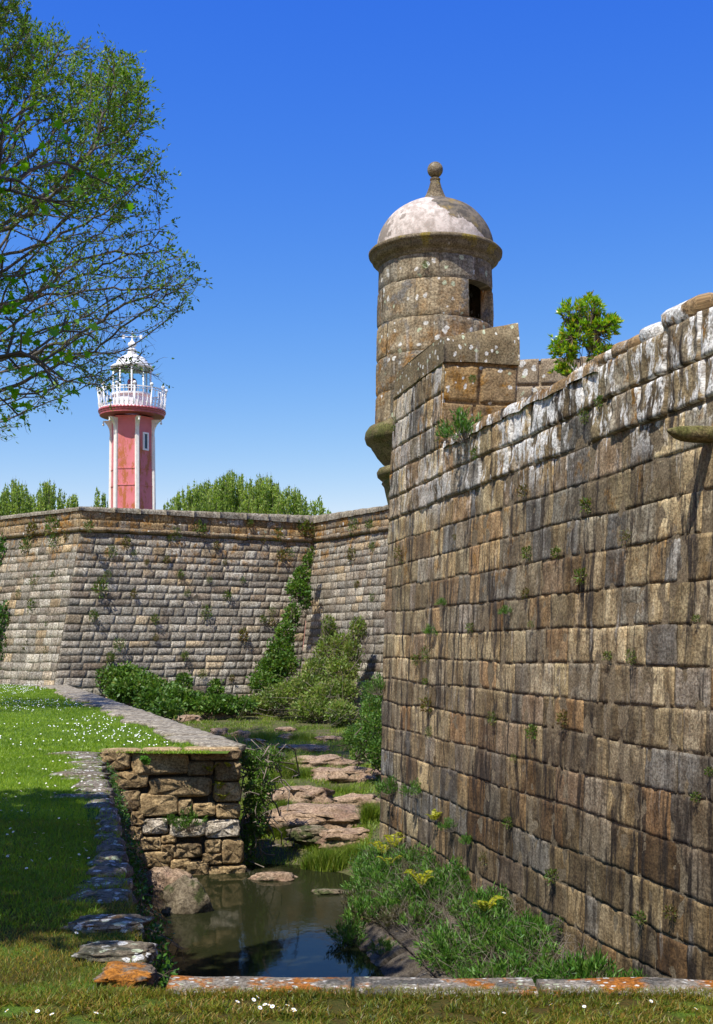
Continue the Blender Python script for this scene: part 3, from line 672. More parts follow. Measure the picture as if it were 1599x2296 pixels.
for i,(x0,y0,x1,y1,w) in enumerate(stones):
    a=rw_pt(x0,y1); b=rw_pt(x1,y0); c=(a+b)/2; wd=(Vector((b.x,b.y,0))-Vector((a.x,a.y,0))).length/2; hh=(b.z-a.z)/2
    P=[];n,m=26,15; sg=lambda v,q:math.copysign(abs(v)**q,v); e=.36
    for j in range(m):
        ph=-pi/2+pi*j/(m-1)
        for q in range(n):
            th=2*pi*q/n; cp=max(0,math.cos(ph)); d=Vector((sg(math.cos(th),e)*cp**e,sg(math.sin(ph),e),sg(math.sin(th),e)*cp**e))
            k=1+.11*noise.fractal(d*1.5+Vector((i*3.3,0,2)),1,2,4)
            P.append(c+tR*(d.x*wd*k*1.0)+nR*(d.y*.13*(1+.35*noise.fractal(d*2.2+Vector((i,4,0)),1,2,3)))+Vector((0,0,d.z*hh*k*1.0)))
    mbs[w].grid(P,n,m,0,True,None,wrap=True)
mbs[0].build('rough_stones',M['rubble'],rb); mbs[1].build('whitened_stones',M['whitestone'],rb)
mb=MB(); quad(mb,A+Vector((-.5,-.1,-4)),B+Vector((-.03,0,-4)),B+Vector((-.03,0,LAWN-.06)),A+Vector((-.5,-.1,LAWN-.06)),4); 
Cc=Vector((pathx(50),50,0)); rt=(Cc-B).normalized(); rn=Vector((rt.y,-rt.x,0))
mb.build('mortar_bed',M['footing'],rb)
mb=MB(); h0=lambda z:B+Vector((-.02,0,z)); h1=lambda z:Cc+Vector((0,0,z)); LH=(Cc-B).length
masonry(mb,h0,h1,rn,[-4,-3.5,-3,-2.5,-2.05,-1.7],LH,(.4,.9),joint=.03,depth=.05,sub=.2,rough=.03,seed=67,wav=.05); backing(mb,h0,h1,rn,[-4,-1.68],LH,-.05)
# path slabs on the lip running back to the far wall
mb.build('return_face',M['rubble'],rb)
D=19.5;k=0
while D<52:
    w=rnd.uniform(.45,1.0); dep=rnd.uniform(.55,.95)*(1+.008*(D-19)); c=Vector((pathx(D+w/2)-dep*.45+.06,D+w/2,LAWN+.005)); mb=MB()
    rock(mb,c,dep*.56,w*.52,.06,rot=.3,seed=k+200,e=.4,amp=.12,n=20,m=8,fr=1.5); mb.build('lip_slab',M['farcope'],rb); D+=w*1.0; k+=1
for (x0,x1) in ((-3.9,-3.3),(-3.3,-2.7),(-2.68,-1.85)):
    mb=MB(); t=((x0+x1)/2-A.x)/(B.x-A.x); c=A+(B-A)*t; rock(mb,(c.x,c.y+.18,LAWN-.02),(x1-x0)*.51,.24,.06,rot=.27,seed=x0,e=.4,amp=.15); mb.build('lip_slab',M['rubble'],rb)

# ------------------------------------------------------------------ far bastion
fw=thing('far_bastion_wall','long grey granite fort wall across the moat with a battered corner and ochre parapet','wall',Vector((-11.5,52,-3)))
A0=Vector((-11.51,52,0)); B0=Vector((-1.95,57.5,0)); C0=Vector((-1.95,57.5,0))+Vector((3.05,-5.5,0)).normalized()*14; L0=A0+(Vector((-15.97,55.9,0))-A0).normalized()*16
ZC=4.83; BAT=1/4.2
def faces(Pa,Pb,na_prev,nb_next,zcor=ZC):
    t=(Pb-Pa).normalized(); n=Vector((t.y,-t.x,0))
    def corner(P,n2):
        def f(z):
            d=max(0,zcor-z)*BAT
            if n2 is None: o=n*d
            else:
                k=n+n2; o=k*(d/(1+n.dot(n2)))
            return Vector((P.x+o.x-(d*.30 if P is A0 else 0),P.y+o.y,z))
        return f
    return corner(Pa,na_prev),corner(Pb,nb_next),n
def nrm(Pa,Pb): t=(Pb-Pa).normalized(); return Vector((t.y,-t.x,0))
nA=nrm(L0,A0); nB=nrm(A0,B0); nC=nrm(B0,C0)
segs=[(L0,A0,None,nB,nA),(A0,B0,nA,nC,nB),(B0,C0,nB,None,nC)]
for si,(Pa,Pb,np_,nn_,n) in enumerate(segs):
    ca,cb,n=faces(Pa,Pb,np_,nn_); L=(Pb-Pa).length
    lev=[-3.4]; rr=random.Random(si+70)
    while lev[-1]<ZC-.2: lev.append(lev[-1]+rr.uniform(.29,.39))
    lev[-1]=ZC-.05
    mb=MB(); masonry(mb,ca,cb,n,lev,L,(.38,1.0),joint=.022,depth=.004,sub=.12,rough=.005,seed=71+si,wav=.03,chip=.1,jit=.035,uoff=si*20); 
    mb.build('masonry_face',M['farwall'],fw)
    mb=MB(); backing(mb,ca,cb,n,lev,L,-.0035); mb.build('mortar_bed',M['farmortar'],fw)
    # cordon
    mb=MB(); ra=.125; m=9
    pa=Pa+Vector((0,0,ZC+.08)); pb=Pb+Vector((0,0,ZC+.08))
    oa=(n+np_)/(1+n.dot(np_)) if np_ else n; ob=(n+nn_)/(1+n.dot(nn_)) if nn_ else n
    cu=widths(L,.6,1.2,rr)
    for q in range(len(cu)-1):
        dz_=rr.uniform(-.02,.02); do_=rr.uniform(-.02,.015); P=[]; UV=[]; NS=7; sc_=rr.uniform(.82,1.05)
        for i in range(NS):
            t=(cu[q]+.008+(cu[q+1]-cu[q]-.016)*i/(NS-1))/L; o=oa*(1-t)+ob*t; b=pa+(pb-pa)*t
            for j in range(m):
                a=-pi/2*1.15+pi*1.15*j/(m-1); rr_=ra*sc_*(1+.2*noise.noise(Vector((t*L*3.1,j*.5,si))))*(.9 if i in(0,NS-1) else 1)
                P.append(b+o*(.02+do_+rr_*math.cos(a)*1.15)+Vector((0,0,dz_+rr_*math.sin(a)))); UV.append((t*L+si*20,ZC+.1*j))
        mb.grid(P,m,NS,0,True,UV,flip=True)
    mb.build('cordon',M['cordon'],fw)
    # parapet
    top=5.86 if si==0 else (5.9 if si==1 else 6.05)
    pa_=lambda z,P=Pa:Vector((P.x,P.y,z)); pb_=lambda z,P=Pb:Vector((P.x,P.y,z))
    mb=MB(); masonry(mb,pa_,pb_,n,[ZC+.12,ZC+.5,ZC+.86] if si<2 else [ZC+.12,ZC+.45,ZC+.86],L,(.7,1.15),joint=.03,depth=.012,sub=.12,rough=.02,seed=81+si,wav=.03,uoff=si*20)
    backing(mb,pa_,pb_,n,[ZC,ZC+.9],L,-.01)
    mb.build('parapet',M['farpar'],fw)
    mb=MB(); t=(Pb-Pa).normalized()
    s=0; kk=0
    z0a=ZC+.86; z0b=ZC+.86+(.2 if si==1 else 0)
    while s<L-.05:
        w=min(L-s,rr.uniform(.9,1.5)); p=Pa+t*s; q=Pa+t*(s+w)
        za=z0a+(z0b-z0a)*s/L; zb=z0a+(z0b-z0a)*(s+w)/L
        if si==2: za+= .2-.17*min(1,s/6); zb+=.2-.17*min(1,(s+w)/6)
        slabbox(mb,Vector((p.x,p.y,z0a-.02))+n*.07,Vector((q.x,q.y,z0a-.02))+n*.07,.17+za-z0a,.17+zb-z0a,1.3,-n,amp=.035,sub=5,seed=kk*1.3+si); s+=w; kk+=1
    mb.build('coping',M['farcope'],fw)
# terreplein behind the parapets
mb=MB(); mb.add([L0+Vector((0,0,5.3))-nA*1,A0+Vector((0,0,5.3))+Vector((.3,1,0)),B0+Vector((0,0,5.3))+Vector((0,1.2,0)),C0+Vector((0,0,5.3))-nC*1,C0+Vector((12,10,5.3)),Vector((10,66,5.3)),Vector((-30,66,5.3))],[(0,1,2,3,4,5,6)]); mb.build('rampart_top',M['lawn'],fw)

# ------------------------------------------------------------------ lighthouse
DLH=68.0; K=F/DLH; LC=Vector(((296.5-CX)/F*DLH,DLH,0)); zl=lambda y:(HY-y)/K
lh=thing('lighthouse','red six sided lighthouse with white ribs, white gallery railing and white domed lantern','lighthouse',LC+Vector((0,0,-2.6)))
AZ=[math.radians(23+60*i) for i in range(6)]; ZT=zl(940); ZB=-2.6
rbody=lambda z:1.37-(z-ZB)/(ZT-ZB)*.17
mb=MB()
zs=[ZB,zl(1131),zl(1058),ZT+.05]
for i in range(6):
    a,b=AZ[i],AZ[(i+1)%6]; n=6
    P=[LC+Vector((0,0,z))+ (Vector((math.sin(a),-math.cos(a),0))*(1-u/n)+Vector((math.sin(b),-math.cos(b),0))*(u/n))*(rbody(z)-.03) for z in zs for u in range(n+1)]
    mb.grid(P,n+1,len(zs),0,False)
mb.build('tower_shell',M['red'],lh)
# riveted seam bands
for yy in (1055,1092):
    mb=MB(); z=zl(yy); P=[]
    for (dz,dr) in ((-.03,-.02),(-.03,.0),(.03,.0),(.03,-.02)):
        for a in AZ: P.append(LC+Vector((math.sin(a),-math.cos(a),0))*(rbody(z)+dr)+Vector((0,0,z+dz)))
    mb.grid(P,6,4,0,False,wrap=True); mb.build('seam_band',M['red'],lh)
for a in AZ:
    mb=MB(); R=Matrix.Rotation(a,3,'Z'); ra=Vector((math.sin(a),-math.cos(a),0)); ta=Vector((math.cos(a),math.sin(a),0)); P=[]
    for z in (ZB,zl(1131),zl(1060),zl(980)):
        r=rbody(z)
        for (t,o) in ((-.115,-.10),(-.115,-.005),(-.075,.045),(.075,.045),(.115,-.005),(.115,-.10)): P.append(LC+ra*(r+o)+ta*t+Vector((0,0,z)))
    mb.grid(P,6,4,0,False)
    # curved bracket under the gallery
    P=[]; 
    for q in range(8):
        t=q/7; z=zl(980)+(zl(943)-zl(980))*t; o=.42*t**3.2
        for (tt_,oo) in ((-.10,-.12),(-.10,.02+o),(.10,.02+o),(.10,-.12)): P.append(LC+ra*(rbody(z)+oo)+ta*tt_+Vector((0,0,z)))
    mb.grid(P,4,8,0,False); rib=mb.build('rib',M['cream'],lh)
    mb=MB(); mb.lathe(LC+ra*(1.62)+Vector((0,0,zl(950))),[(.001,-.1),(.05,-.07),(.06,-.02),(.03,.03),(.04,.12)],8); mb.build('pendant',M['cream'],lh)
# gallery
mb=MB(); mb.lathe(LC,[(1.0,zl(935)),(1.73,zl(935)),(1.75,zl(934)),(1.75,zl(932)),(1.76,zl(930)),(1.79,zl(929)),(1.79,zl(925)),(1.74,zl(923)),(.8,zl(923))],36,0,False)
mb.build('gallery_deck',M['darkred'],lh)
mb=MB(); 
P=[]
for (r,z,am_) in ((1.75,zl(926),0),(1.82,zl(926),0),(1.81,zl(923),.05),(1.77,zl(923),.05),(1.75,zl(924),0)):
    for i in range(240):
        a=2*pi*i/240; P.append(LC+Vector((math.sin(a)*r,-math.cos(a)*r,z+am_*abs(math.sin(a*30)))))
mb.grid(P,240,5,0,True,wrap=True)
mb.build('deck_fringe',M['darkred'],lh)
rail=thing; mb=MB()
def ring(mb,r,z,th,n=48):
    mb.lathe(LC,[(r-th,z-th),(r+th,z-th),(r+th,z+th),(r-th,z+th),(r-th,z-th)],n,0,False)
ring(mb,1.84,zl(879),.03); ring(mb,1.82,zl(884),.018); ring(mb,1.73,zl(919),.025); ring(mb,1.74,zl(912),.015); rl=mb.build('rail_hoop',M['white'],lh)
for i in range(44):
    a=2*pi*(i+.5)/44; d=Vector((math.sin(a),-math.cos(a),0)); mb=MB(); z0,z1=zl(920),zl(880)
    mb.tube([LC+d*(1.72+.12*t+.04*math.sin(t*pi*2))+Vector((0,0,z0+(z1-z0)*t)) for t in (0,.15,.35,.6,.8,1)],[.022,.045,.03,.02,.022,.02],5); mb.build('baluster',M['white'],lh)
for i in range(12):
    a=2*pi*i/12+.25; d=Vector((math.sin(a),-math.cos(a),0)); mb=MB(); mb.tube([LC+d*1.73+Vector((0,0,zl(922))),LC+d*1.84+Vector((0,0,zl(876)))],.045,6)
    c=LC+d*1.84+Vector((0,0,zl(876))); mb.lathe(c,[(max(.001,.10*math.cos(t)),.08+.10*math.sin(t)) for t in [-pi/2+pi*k/6 for k in range(7)]],10); mb.build('rail_post',M['white'],lh)
# lantern
mb=MB(); mb.lathe(LC,[(1.02,zl(922)),(1.04,zl(918)),(.98,zl(914)),(.98,zl(893)),(1.08,zl(889)),(1.08,zl(885)),(.9,zl(884))],24,0,False); mb.build('lantern_base',M['white'],lh)
for i in range(10):
    a=2*pi*i/10+.15; d=Vector((math.sin(a),-math.cos(a),0)); mb=MB(); mb.tube([LC+d*1.05+Vector((0,0,zl(886))),LC+d*1.05+Vector((0,0,zl(828)))],.045,6); mb.build('mullion',M['white'],lh)
mb=MB(); mb.lathe(LC,[(1.02,zl(885)),(1.02,zl(829))],20,0,False); mb.build('glazing',M['glass'],lh)
mb=MB(); mb.lathe(LC+Vector((-.0,0,0)),[(.12,zl(886)),(.2,zl(880)),(.24,zl(866)),(.24,zl(856)),(.15,zl(850)),(.001,zl(848))],16,0,True); mb.build('lamp',M['lens'],lh)
mb=MB(); pr=[(1.02,zl(829)),(1.14,zl(829)),(1.17,zl(824)),(1.10,zl(822)),(.93,zl(821))]
for k in range(1,10):
    t=k/10*pi/2*.93; pr.append((.90*math.cos(t),zl(821)+ (zl(795)-zl(821))*math.sin(t)))
pr+=[(.27,zl(794)),(.24,zl(789)),(.2,zl(786)),(.24,zl(785)),(.22,zl(783)),(.13,zl(781)),(.12,zl(779)),(.21,zl(776)),(.24,zl(773)),(.2,zl(769)),(.13,zl(768)),(.1,zl(765)),(.05,zl(763)),(.03,zl(755)),(.001,zl(748))]
mb.lathe(LC,pr,32,0,True); mb.build('dome_roof',M['white'],lh)
mb=MB(); z=zl(755); mb.tube([LC+Vector((-.45,0,z)),LC+Vector((.45,0,z))],.025,5)
for sx in(-.48,.48): mb.box(LC+Vector((sx,0,z)),(.07,.02,.10))
mb.tube([LC+Vector((0,0,zl(763))),LC+Vector((0,0,zl(742)))],.02,5); mb.build('weather_vane',M['white'],lh)
# window on the right-hand panel
am=(AZ[0]+AZ[1])/2; nd=Vector((math.sin(am),-math.cos(am),0)); td=Vector((math.cos(am),math.sin(am),0)); zc=zl(994)
ap=(rbody(zc)-.03)*math.cos(math.radians(30)); ctr=LC+nd*ap+td*.0+Vector((0,0,zc))
mb=MB()
for (dx,dz,w,h) in ((0,.44,.20,.045),(0,-.44,.20,.045),(-.155,0,.045,.40),(.155,0,.045,.40)):
    c=ctr+td*dx+Vector((0,0,dz)); P=[c+td*(sx*w)+nd*(sy*.05+.02)+Vector((0,0,sz*h)) for sz in(-1,1) for sy in(-1,1) for sx in(-1,1)]
    mb.add(P,[(0,2,3,1),(4,5,7,6),(0,1,5,4),(2,6,7,3),(0,4,6,2),(1,3,7,5)])
wf=mb.build('window',M['white'],lh)
mb=MB(); P=[ctr+nd*.02+td*(sx*.12)+Vector((0,0,sz*.41)) for sx,sz in((-1,-1),(1,-1),(1,1),(-1,1))]; mb.add(P,[(0,1,2,3)]); po=mb.build('pane',M['pane'],lh)
po.parent=wf

# ------------------------------------------------------------------ vegetation
def blob_leaves(blobs, n, L, W, up=.3, shell=.5):
    """leaves through the outer part of a set of ellipsoids (c, (rx,ry,rz))"""
    vol=np.array([b[1][0]*b[1][1]*b[1][2] for b in blobs])**.66; cnt=(vol/vol.sum()*n).astype(int)+1; V=[];Dd=[]
    for (c,r),k in zip(blobs,cnt):
        d=unit(RNG.normal(size=(k,3))); rr=shell+(1-shell)*RNG.random((k,1))**.5; rr*=1+.18*RNG.normal(size=(k,1)); V.append(np.array(c)+d*rr*np.array(r)); dd=d*.6+RNG.normal(size=(k,3))*.6; dd[:,2]+=up; Dd.append(dd)
    P=np.concatenate(V); return leaf_mesh(P,np.concatenate(Dd),L*RNG.uniform(.6,1.3,len(P)),W*RNG.uniform(.6,1.3,len(P)))
def sticks(P0,P1,r,bend=.1,seg=3):
    """many thin 3-sided stems as one array mesh"""
    n=len(P0); P0=np.asarray(P0);P1=np.asarray(P1); b=RNG.normal(size=(n,3))*bend*np.linalg.norm(P1-P0,axis=1,keepdims=True); V=[]
    d=unit(P1-P0); s=unit(np.cross(d,RNG.normal(size=(n,3)))); w=np.cross(s,d); r=np.broadcast_to(r,(n,)).reshape(-1,1)
    for k in range(seg+1):
        t=k/seg; c=P0+(P1-P0)*t+b*math.sin(pi*t)
        for a in range(3):
            V.append(c+(s*math.cos(a*2.094)+w*math.sin(a*2.094))*r*(1-.7*t))
    V=np.stack(V,1).reshape(-1,3); Fc=[]; base=np.arange(n)*(3*(seg+1))
    for k in range(seg):
        for a in range(3):
            p=k*3+a;q=k*3+(a+1)%3; Fc.append(np.stack([base+p,base+q,base+q+3,base+p+3],1))
    return V,np.concatenate(Fc)
def plant(name,label,cat,loc,parts,group=None):
    """parts: list of (name,(V,F) in local coordinates,material)"""
    t=thing(name,label,cat,(0,0,0),group)
    for nm,(V,Fc),mt in parts:
        o=np_mesh(nm,V,Fc,mt); o.parent=t
    t.location=loc; return t

# --- clumps (shared meshes)
def samphire(r=.22,h=.28,n=420):
    nt=46; a=RNG.random(nt)*2*pi; q=RNG.random(nt)**.6*r; tip=np.stack([np.cos(a)*q,np.sin(a)*q,h*(.35+.65*RNG.random(nt))*(1-.5*(q/r)**2)],1)
    base=tip*np.array([.25,.25,0])
    tw=sticks(base,tip,.0035,.18)
    per=n//nt*2; idx=np.repeat(np.arange(nt),per); tt=RNG.uniform(.55,1.05,len(idx)).reshape(-1,1); P=base[idx]+(tip-base)[idx]*tt+RNG.normal(size=(len(idx),3))*.012
    d=RNG.normal(size=(len(idx),3))*.7+unit(tip-base)[idx]; d[:,2]+=.5
    return leaf_mesh(P,d,RNG.uniform(.035,.075,len(idx)),.011),tw
def tuft(r=.08,n=110,L=.05,W=.018,hang=0):
    d=unit(RNG.normal(size=(n,3))); P=d*r*RNG.random((n,1))**.5*np.array([1,1,1.2]); dd=d+RNG.normal(size=(n,3))*.5; dd[:,2]+=.5-hang
    return leaf_mesh(P,dd,L*RNG.uniform(.6,1.3,n),W)
def fern(nf=7,L=.28,mat=None):
    Ps=[];Ds=[];Ls=[];st0=[];st1=[]
    for f in range(nf):
        az=RNG.random()*2*pi; d=np.array([math.cos(az),math.sin(az),0]); ll=L*RNG.uniform(.7,1.1); pts=[]
        for k in range(22):
            t=k/21; p=d*ll*t*.9+np.array([0,0,ll*(.75*math.sin(t*2.0))]); pts.append(p)
            if k>2:
                tan=d*.9+np.array([0,0,1.5*math.cos(t*2.0)*.75]); tan/=np.linalg.norm(tan); sd=np.cross(tan,[0,0,1]); sd/=np.linalg.norm(sd)
                for s in(-1,1): Ps.append(p);Ds.append(sd*s+tan*.35);Ls.append(ll*.26*math.sin(pi*min(1,t*.85+.12))+.004)
        for k in range(0,21,3): st0.append(pts[k]);st1.append(pts[k+3 if k+3<22 else 21])
    Ls=np.array(Ls); return leaf_mesh(np.array(Ps),np.array(Ds),Ls,Ls*.34,fold=.1),sticks(np.array(st0),np.array(st1),.003,0,1)
protos={}
for i in range(4):
    lf,tw=samphire(r=.2+.03*i,h=.24+.03*i); protos['s%d'%i]=(lf,tw)
used={}
def place(kind,name,label,cat,loc,group,sc=1,rz=None,lm='green',tm='twig'):
    """first use builds the clump, later uses copy it with its parts"""
    key=(kind,name,lm); rz=RNG.random()*6.28 if rz is None else rz
    if key not in used:
        if kind[0]=='s': parts=[('foliage',protos[kind][0],M[lm]),('stems',protos[kind][1],M[tm])]
        elif kind[0]=='t': parts=[('foliage',tuft(*[(.08,130,.05,.018),(.07,100,.045,.02),(.09,150,.04,.013)][int(kind[1])]),M[lm]),('stems',sticks(np.zeros((14,3)),RNG.normal(size=(14,3))*.05,.002,.2),M[tm])]
        elif kind[0]=='f':
            a,b=fern(6+int(kind[1])*2); parts=[('fronds',a,M[lm]),('stalks',b,M[tm])]
        t=plant(name,label,cat,(0,0,0),parts,group); used[key]=t
    else: t=copy_thing(used[key],(0,0,0),label=label,group=group)
    t.location=loc; t.rotation_euler=(0,0,rz); t.scale=(sc,sc,sc); return t

# --- on the face of the right wall
GRW='small herbs rooted in the joints of the right wall'
wp=[(1068,1016,1.1),(1174,1100,1.1),(1311,933,.9),(1345,901,.8),(1317,1132,1.2),(899,1243,1.6),(1054,1408,.8),(933,1479,1.2),(957,1467,1.3),(960,1580,1.6),(953,1528,.8),(962,1641,.9),(1181,1241,1.0),(1178,1330,.9),(1105,1611,1.0),(1195,1643,1.1),(1248,1239,.9),(1405,1204,.9),(1303,1293,1.1),(1362,1470,.7),(1416,1472,.8),(1263,1612,1.0),(1561,1386,.5),(1190,1400,.5),(1238,1967,1.1),(1504,2046,.9),(1254,2075,1.0),(1436,2059,.8),(1560,1787,.7),(1085,1925,1.0),(1140,1845,.9),(1590,1730,.6),(1153,1700,.6),(1019,1205,.5),(884,960,.8),(886,940,.6),(1060,850,.7)]
for i,(x,y,sc) in enumerate(wp):
    p=on_wall(x,y,.03); red=i%4==1
    if red: place('t%d'%(i%3),'wall_herb','reddish green herb tuft rooted in a joint of the right wall','plant',p,'reddish herbs in the joints of the right wall',sc*.75,lm='redtuft')
    else: place('t%d'%(i%3),'wall_herb','small green herb tuft rooted in a joint of the right wall','plant',p,GRW,sc*.75,lm='tuft')
G2='leafy samphire plants growing out of the right wall'
for (x,y,sc,lab) in [(1045,968,1.5,'bushy samphire with dry stems on the wall head beside the merlon'),(989,1346,.42,'small samphire plant in a joint of the right wall above mid height'),(967,1413,.5,'samphire plant below the topmost one of a pair on the right wall'),(1137,1366,.42,'samphire with yellowing leaves at the middle of the right wall'),(850,1540,1.1,'samphire bush hanging from the far edge of the right wall above the moat'),(877,1765,1.0,'samphire bush at the far foot of the right wall'),(930,1772,.85,'samphire bush just right of the bush at the far foot of the wall'),(1010,1850,.6,'samphire beside the yellow fern low on the right wall'),(1048,1880,.55,'samphire tuft low on the right wall, right of the yellow fern')]:
    p=on_wall(x,y+10,.05); place('s%d'%(int(x)%4),'samphire_plant',lab,'plant',p-Vector((0,0,.05*sc)),G2,sc,lm='green',tm='drytwig')
# --- on the footing
GF='samphire clumps covering the sloping footing'
def footpt(D,t): 
    if D<=15: return foot_c(D)(1.95*t)
    k=(D-15)/4.0; return lerp(f15(1.95*t),fe(1.95*t),min(1,k))
rnd=random.Random(23); cnt=0
for i in range(215):
    D=rnd.uniform(9.6,18.6) if i<165 else rnd.uniform(14.5,18.4); t=rnd.uniform(.05,.98)**.8
    lim=.43 if D<14.9 else .22
    if t<lim and rnd.random()<.88: continue
    p=footpt(D,t)
    if abs(D-13.6)<.45 and .35<t<.55: continue
    place('s%d'%rnd.randrange(4),'samphire_clump','green samphire clump on the overgrown footing below the right wall','plant',p+Vector((0,0,-.02)),GF,rnd.uniform(.65,1.45),tm='twig') if rnd.random()<.66 else place('s%d'%rnd.randrange(2),'dry_clump','withered brownish samphire clump on the footing below the right wall','plant',p+Vector((0,0,-.03)),'withered clumps on the sloping footing',rnd.uniform(.6,1.2),lm='dead',tm='drytwig')
GY='yellow ferns on the footing and wall foot'
for (x,y,sc,lab) in [(885,1945,.9,'yellow fern highest among the footing ferns near the pool head'),(855,1962,.9,'yellow fern left of its neighbours at the edge of the footing'),(905,1925,.7,'small yellow fern tucked behind the samphire at the footing crest'),(945,2040,.95,'yellow fern alone amid samphire in the middle of the footing'),(973,1845,.8,'bright yellow fern rooted low in the right wall'),(1085,2110,.9,'yellow green fern near the lower end of the footing'),(870,1990,.8,'yellow fern above the orange lichened corner stones')]:
    if y>1900:
        best=min(((D/10,t/20) for D in range(100,190) for t in range(2,20)),key=lambda q:(lambda w:(CX+F*w.x/w.y-x)**2+(HY-F*w.z/w.y-y)**2)(footpt(*q))); p=footpt(*best)+Vector((0,0,.26))
    else: p=on_wall(x,y,.06)
    place('f%d'%(int(x)%2),'yellow_fern',lab,'fern',p,GY,sc*.9,lm='fern')
# dry stems over the footing
n=1300; P0=[];P1=[]
for i in range(n):
    D=rnd.uniform(10.5,18.6); t=rnd.uniform(.42,1); p=footpt(D,t); l=rnd.uniform(.15,.45); a=rnd.uniform(0,6.28); P0.append((p.x,p.y,p.z+.03)); P1.append((p.x+math.cos(a)*l,p.y+math.sin(a)*l,p.z+.06+rnd.random()*.32))
V,Fc=sticks(P0,P1,.0035,.25,4); tag(np_mesh('dry_stems',V,Fc,M['drytwig'],origin=(.6,14,-3.2)),'tangled dry grey stems lying through the samphire on the footing','dry stems',kind='stuff')
# --- shrub on the wall head
bp=on_wall(1298,842,-.22); bp.z=2.6
def whorl(c,d,n=9,L=.066,W=.018):
    d=np.array(d)/np.linalg.norm(d); a=RNG.random(n)*2*pi; s=unit(np.cross(np.tile(d,(n,1)),RNG.normal(size=(n,3)))); dd=s*RNG.uniform(.5,1.1,(n,1))+d
    return leaf_mesh(np.tile(c,(n,1))+d*RNG.uniform(-.015,.01,(n,1)),dd,L*RNG.uniform(.7,1.15,n),W,fold=.15)
parts=[];s0=[];s1=[]
mid=px(1308,738,bp.y)-bp; cc=np.array(mid)
stems=[]
for i in range(9):
    a=i*2*pi/9; e=cc+np.array([math.cos(a)*.13,math.sin(a)*.12,-.08+RNG.uniform(-.03,.03)]); stems.append(e); s0.append([0.02*math.cos(a),.02*math.sin(a),-.05]); s1.append(e)
lobes=[((1300,750),.21,.19),((1350,735),.17,.13),((1268,790),.14,.11),((1322,690),.14,.12),((1280,700),.12,.12),((1340,790),.15,.09),((1305,800),.17,.08),((1255,770),.10,.10),((1372,720),.08,.05)]
for i in range(560):
    (lx,ly),lr,lz_=lobes[RNG.choice(9,p=[.26,.16,.11,.12,.09,.1,.08,.05,.03])]; d=unit(RNG.normal(size=(1,3)))[0]; rr=RNG.random()**.4
    p=np.array(px(lx,ly,bp.y)-bp)+d*rr*np.array([lr,.17,lz_])
    if p[2]<cc[2]-.2 and abs(p[0]-cc[0])<.08: continue
    dd=d+np.array([0,0,.9]); parts.append(whorl(p,dd)); k=min(stems,key=lambda e:np.linalg.norm(e-p)); s0.append(k); s1.append(p)
for i in range(34):
    p=np.array(px(1268,832,bp.y)-bp)+RNG.normal(size=3)*np.array([.06,.05,.028]); parts.append(whorl(p,[RNG.normal()*.4-.3,-.3,.8])); 
    if i%4==0: s0.append([0,0,0]); s1.append(p)
plant('wall_top_shrub','glossy bright green shrub with whorled leaves growing on the head of the right wall','shrub',bp,[('foliage',cat_mesh(parts),M['pitto']),('stems',sticks(s0,s1,.007,.06),M['twig'])])
# dead twigs beside the samphire on the wall head
p=on_wall(1005,990,.05); n=26; P1=RNG.normal(size=(n,3))*np.array([.13,.08,.10])+np.array([-.12,0,.06])
plant('dead_twigs','spray of bare grey twigs beside the bushy samphire on the wall head','dead plant',p,[('stems',sticks(np.zeros((n,3)),P1,.004,.2),M['drytwig'])])
place('t2','moss_tuft','little yellow green moss tuft clinging under the turret cornice','plant',px(952,592,DT-.97),None,.62,lm='tuft')

# --- tufts on the far bastion
GFW='herb tufts scattered over the far fort wall'
def on_far(x,y):
    best=None
    for (Pa,Pb,np_,nn_,n) in segs:
        s=(x-CX)/F; d=55
        for _ in range(10):
            z=(HY-y)/F*d; o=n*(max(0,ZC-z)*BAT+.05); q=Pa+o
            # n.(P-q)=0
            d=(n.x*q.x+n.y*q.y)/(n.x*s+n.y)
        P=Vector((s*d,d,(HY-y)/F*d)); t=(P-Pa).dot((Pb-Pa).normalized()); L=(Pb-Pa).length
        if -1.2<=t<=L+1.2 and (best is None or d>best.y if False else (best is None or d<best.y)) : 
            if n is nrm: pass
            best=P if (best is None) else best
    return best
farp=[(200,1180,2),(250,1236,2.2),(285,1218,2.6),(392,1196,2.5),(447,1187,3),(485,1224,2),(560,1172,1.6),(622,1200,2.6),(630,1248,3),(648,1240,2),(225,1318,3.2),(375,1255,1.8),(405,1288,1.6),(462,1372,2.6),(545,1425,3.0),(268,1445,2.4),(248,1475,2),(300,1330,1.6),(348,1388,1.8),(240,1290,1.8),(330,1260,1.2),(420,1330,1.4),(510,1335,1.8),(505,1260,1.3),(590,1390,1.8),(610,1370,1.6),(610,1395,2),(470,1300,1.2),(415,1470,1.6),(350,1430,1.3),(380,1205,1.2),(300,1240,1.2),(590,1210,1.6),(545,1300,1.2),(210,1380,2),(285,1500,2),(315,1545,1.5),(455,1510,1.6),(520,1520,1.4),(400,1545,1.6),(75,1360,2.8),(65,1450,2.6),(120,1290,1.6),(80,1303,2.4),(25,1395,2),(110,1460,2.2),(60,1225,3),(75,1190,4),(120,1180,4),(125,1215,3),(150,1200,2),(45,1330,1.6),(110,1400,1.6),(20,1440,2),(735,1250,2.2),(752,1275,3),(790,1245,3),(795,1180,3),(830,1178,2),(745,1360,2),(835,1225,1.6),(725,1330,1.6),(800,1310,1.6),(760,1325,1.4),(700,1240,2.4),(690,1190,4),(680,1180,3),(835,1340,1.4),(740,1290,1.4)]
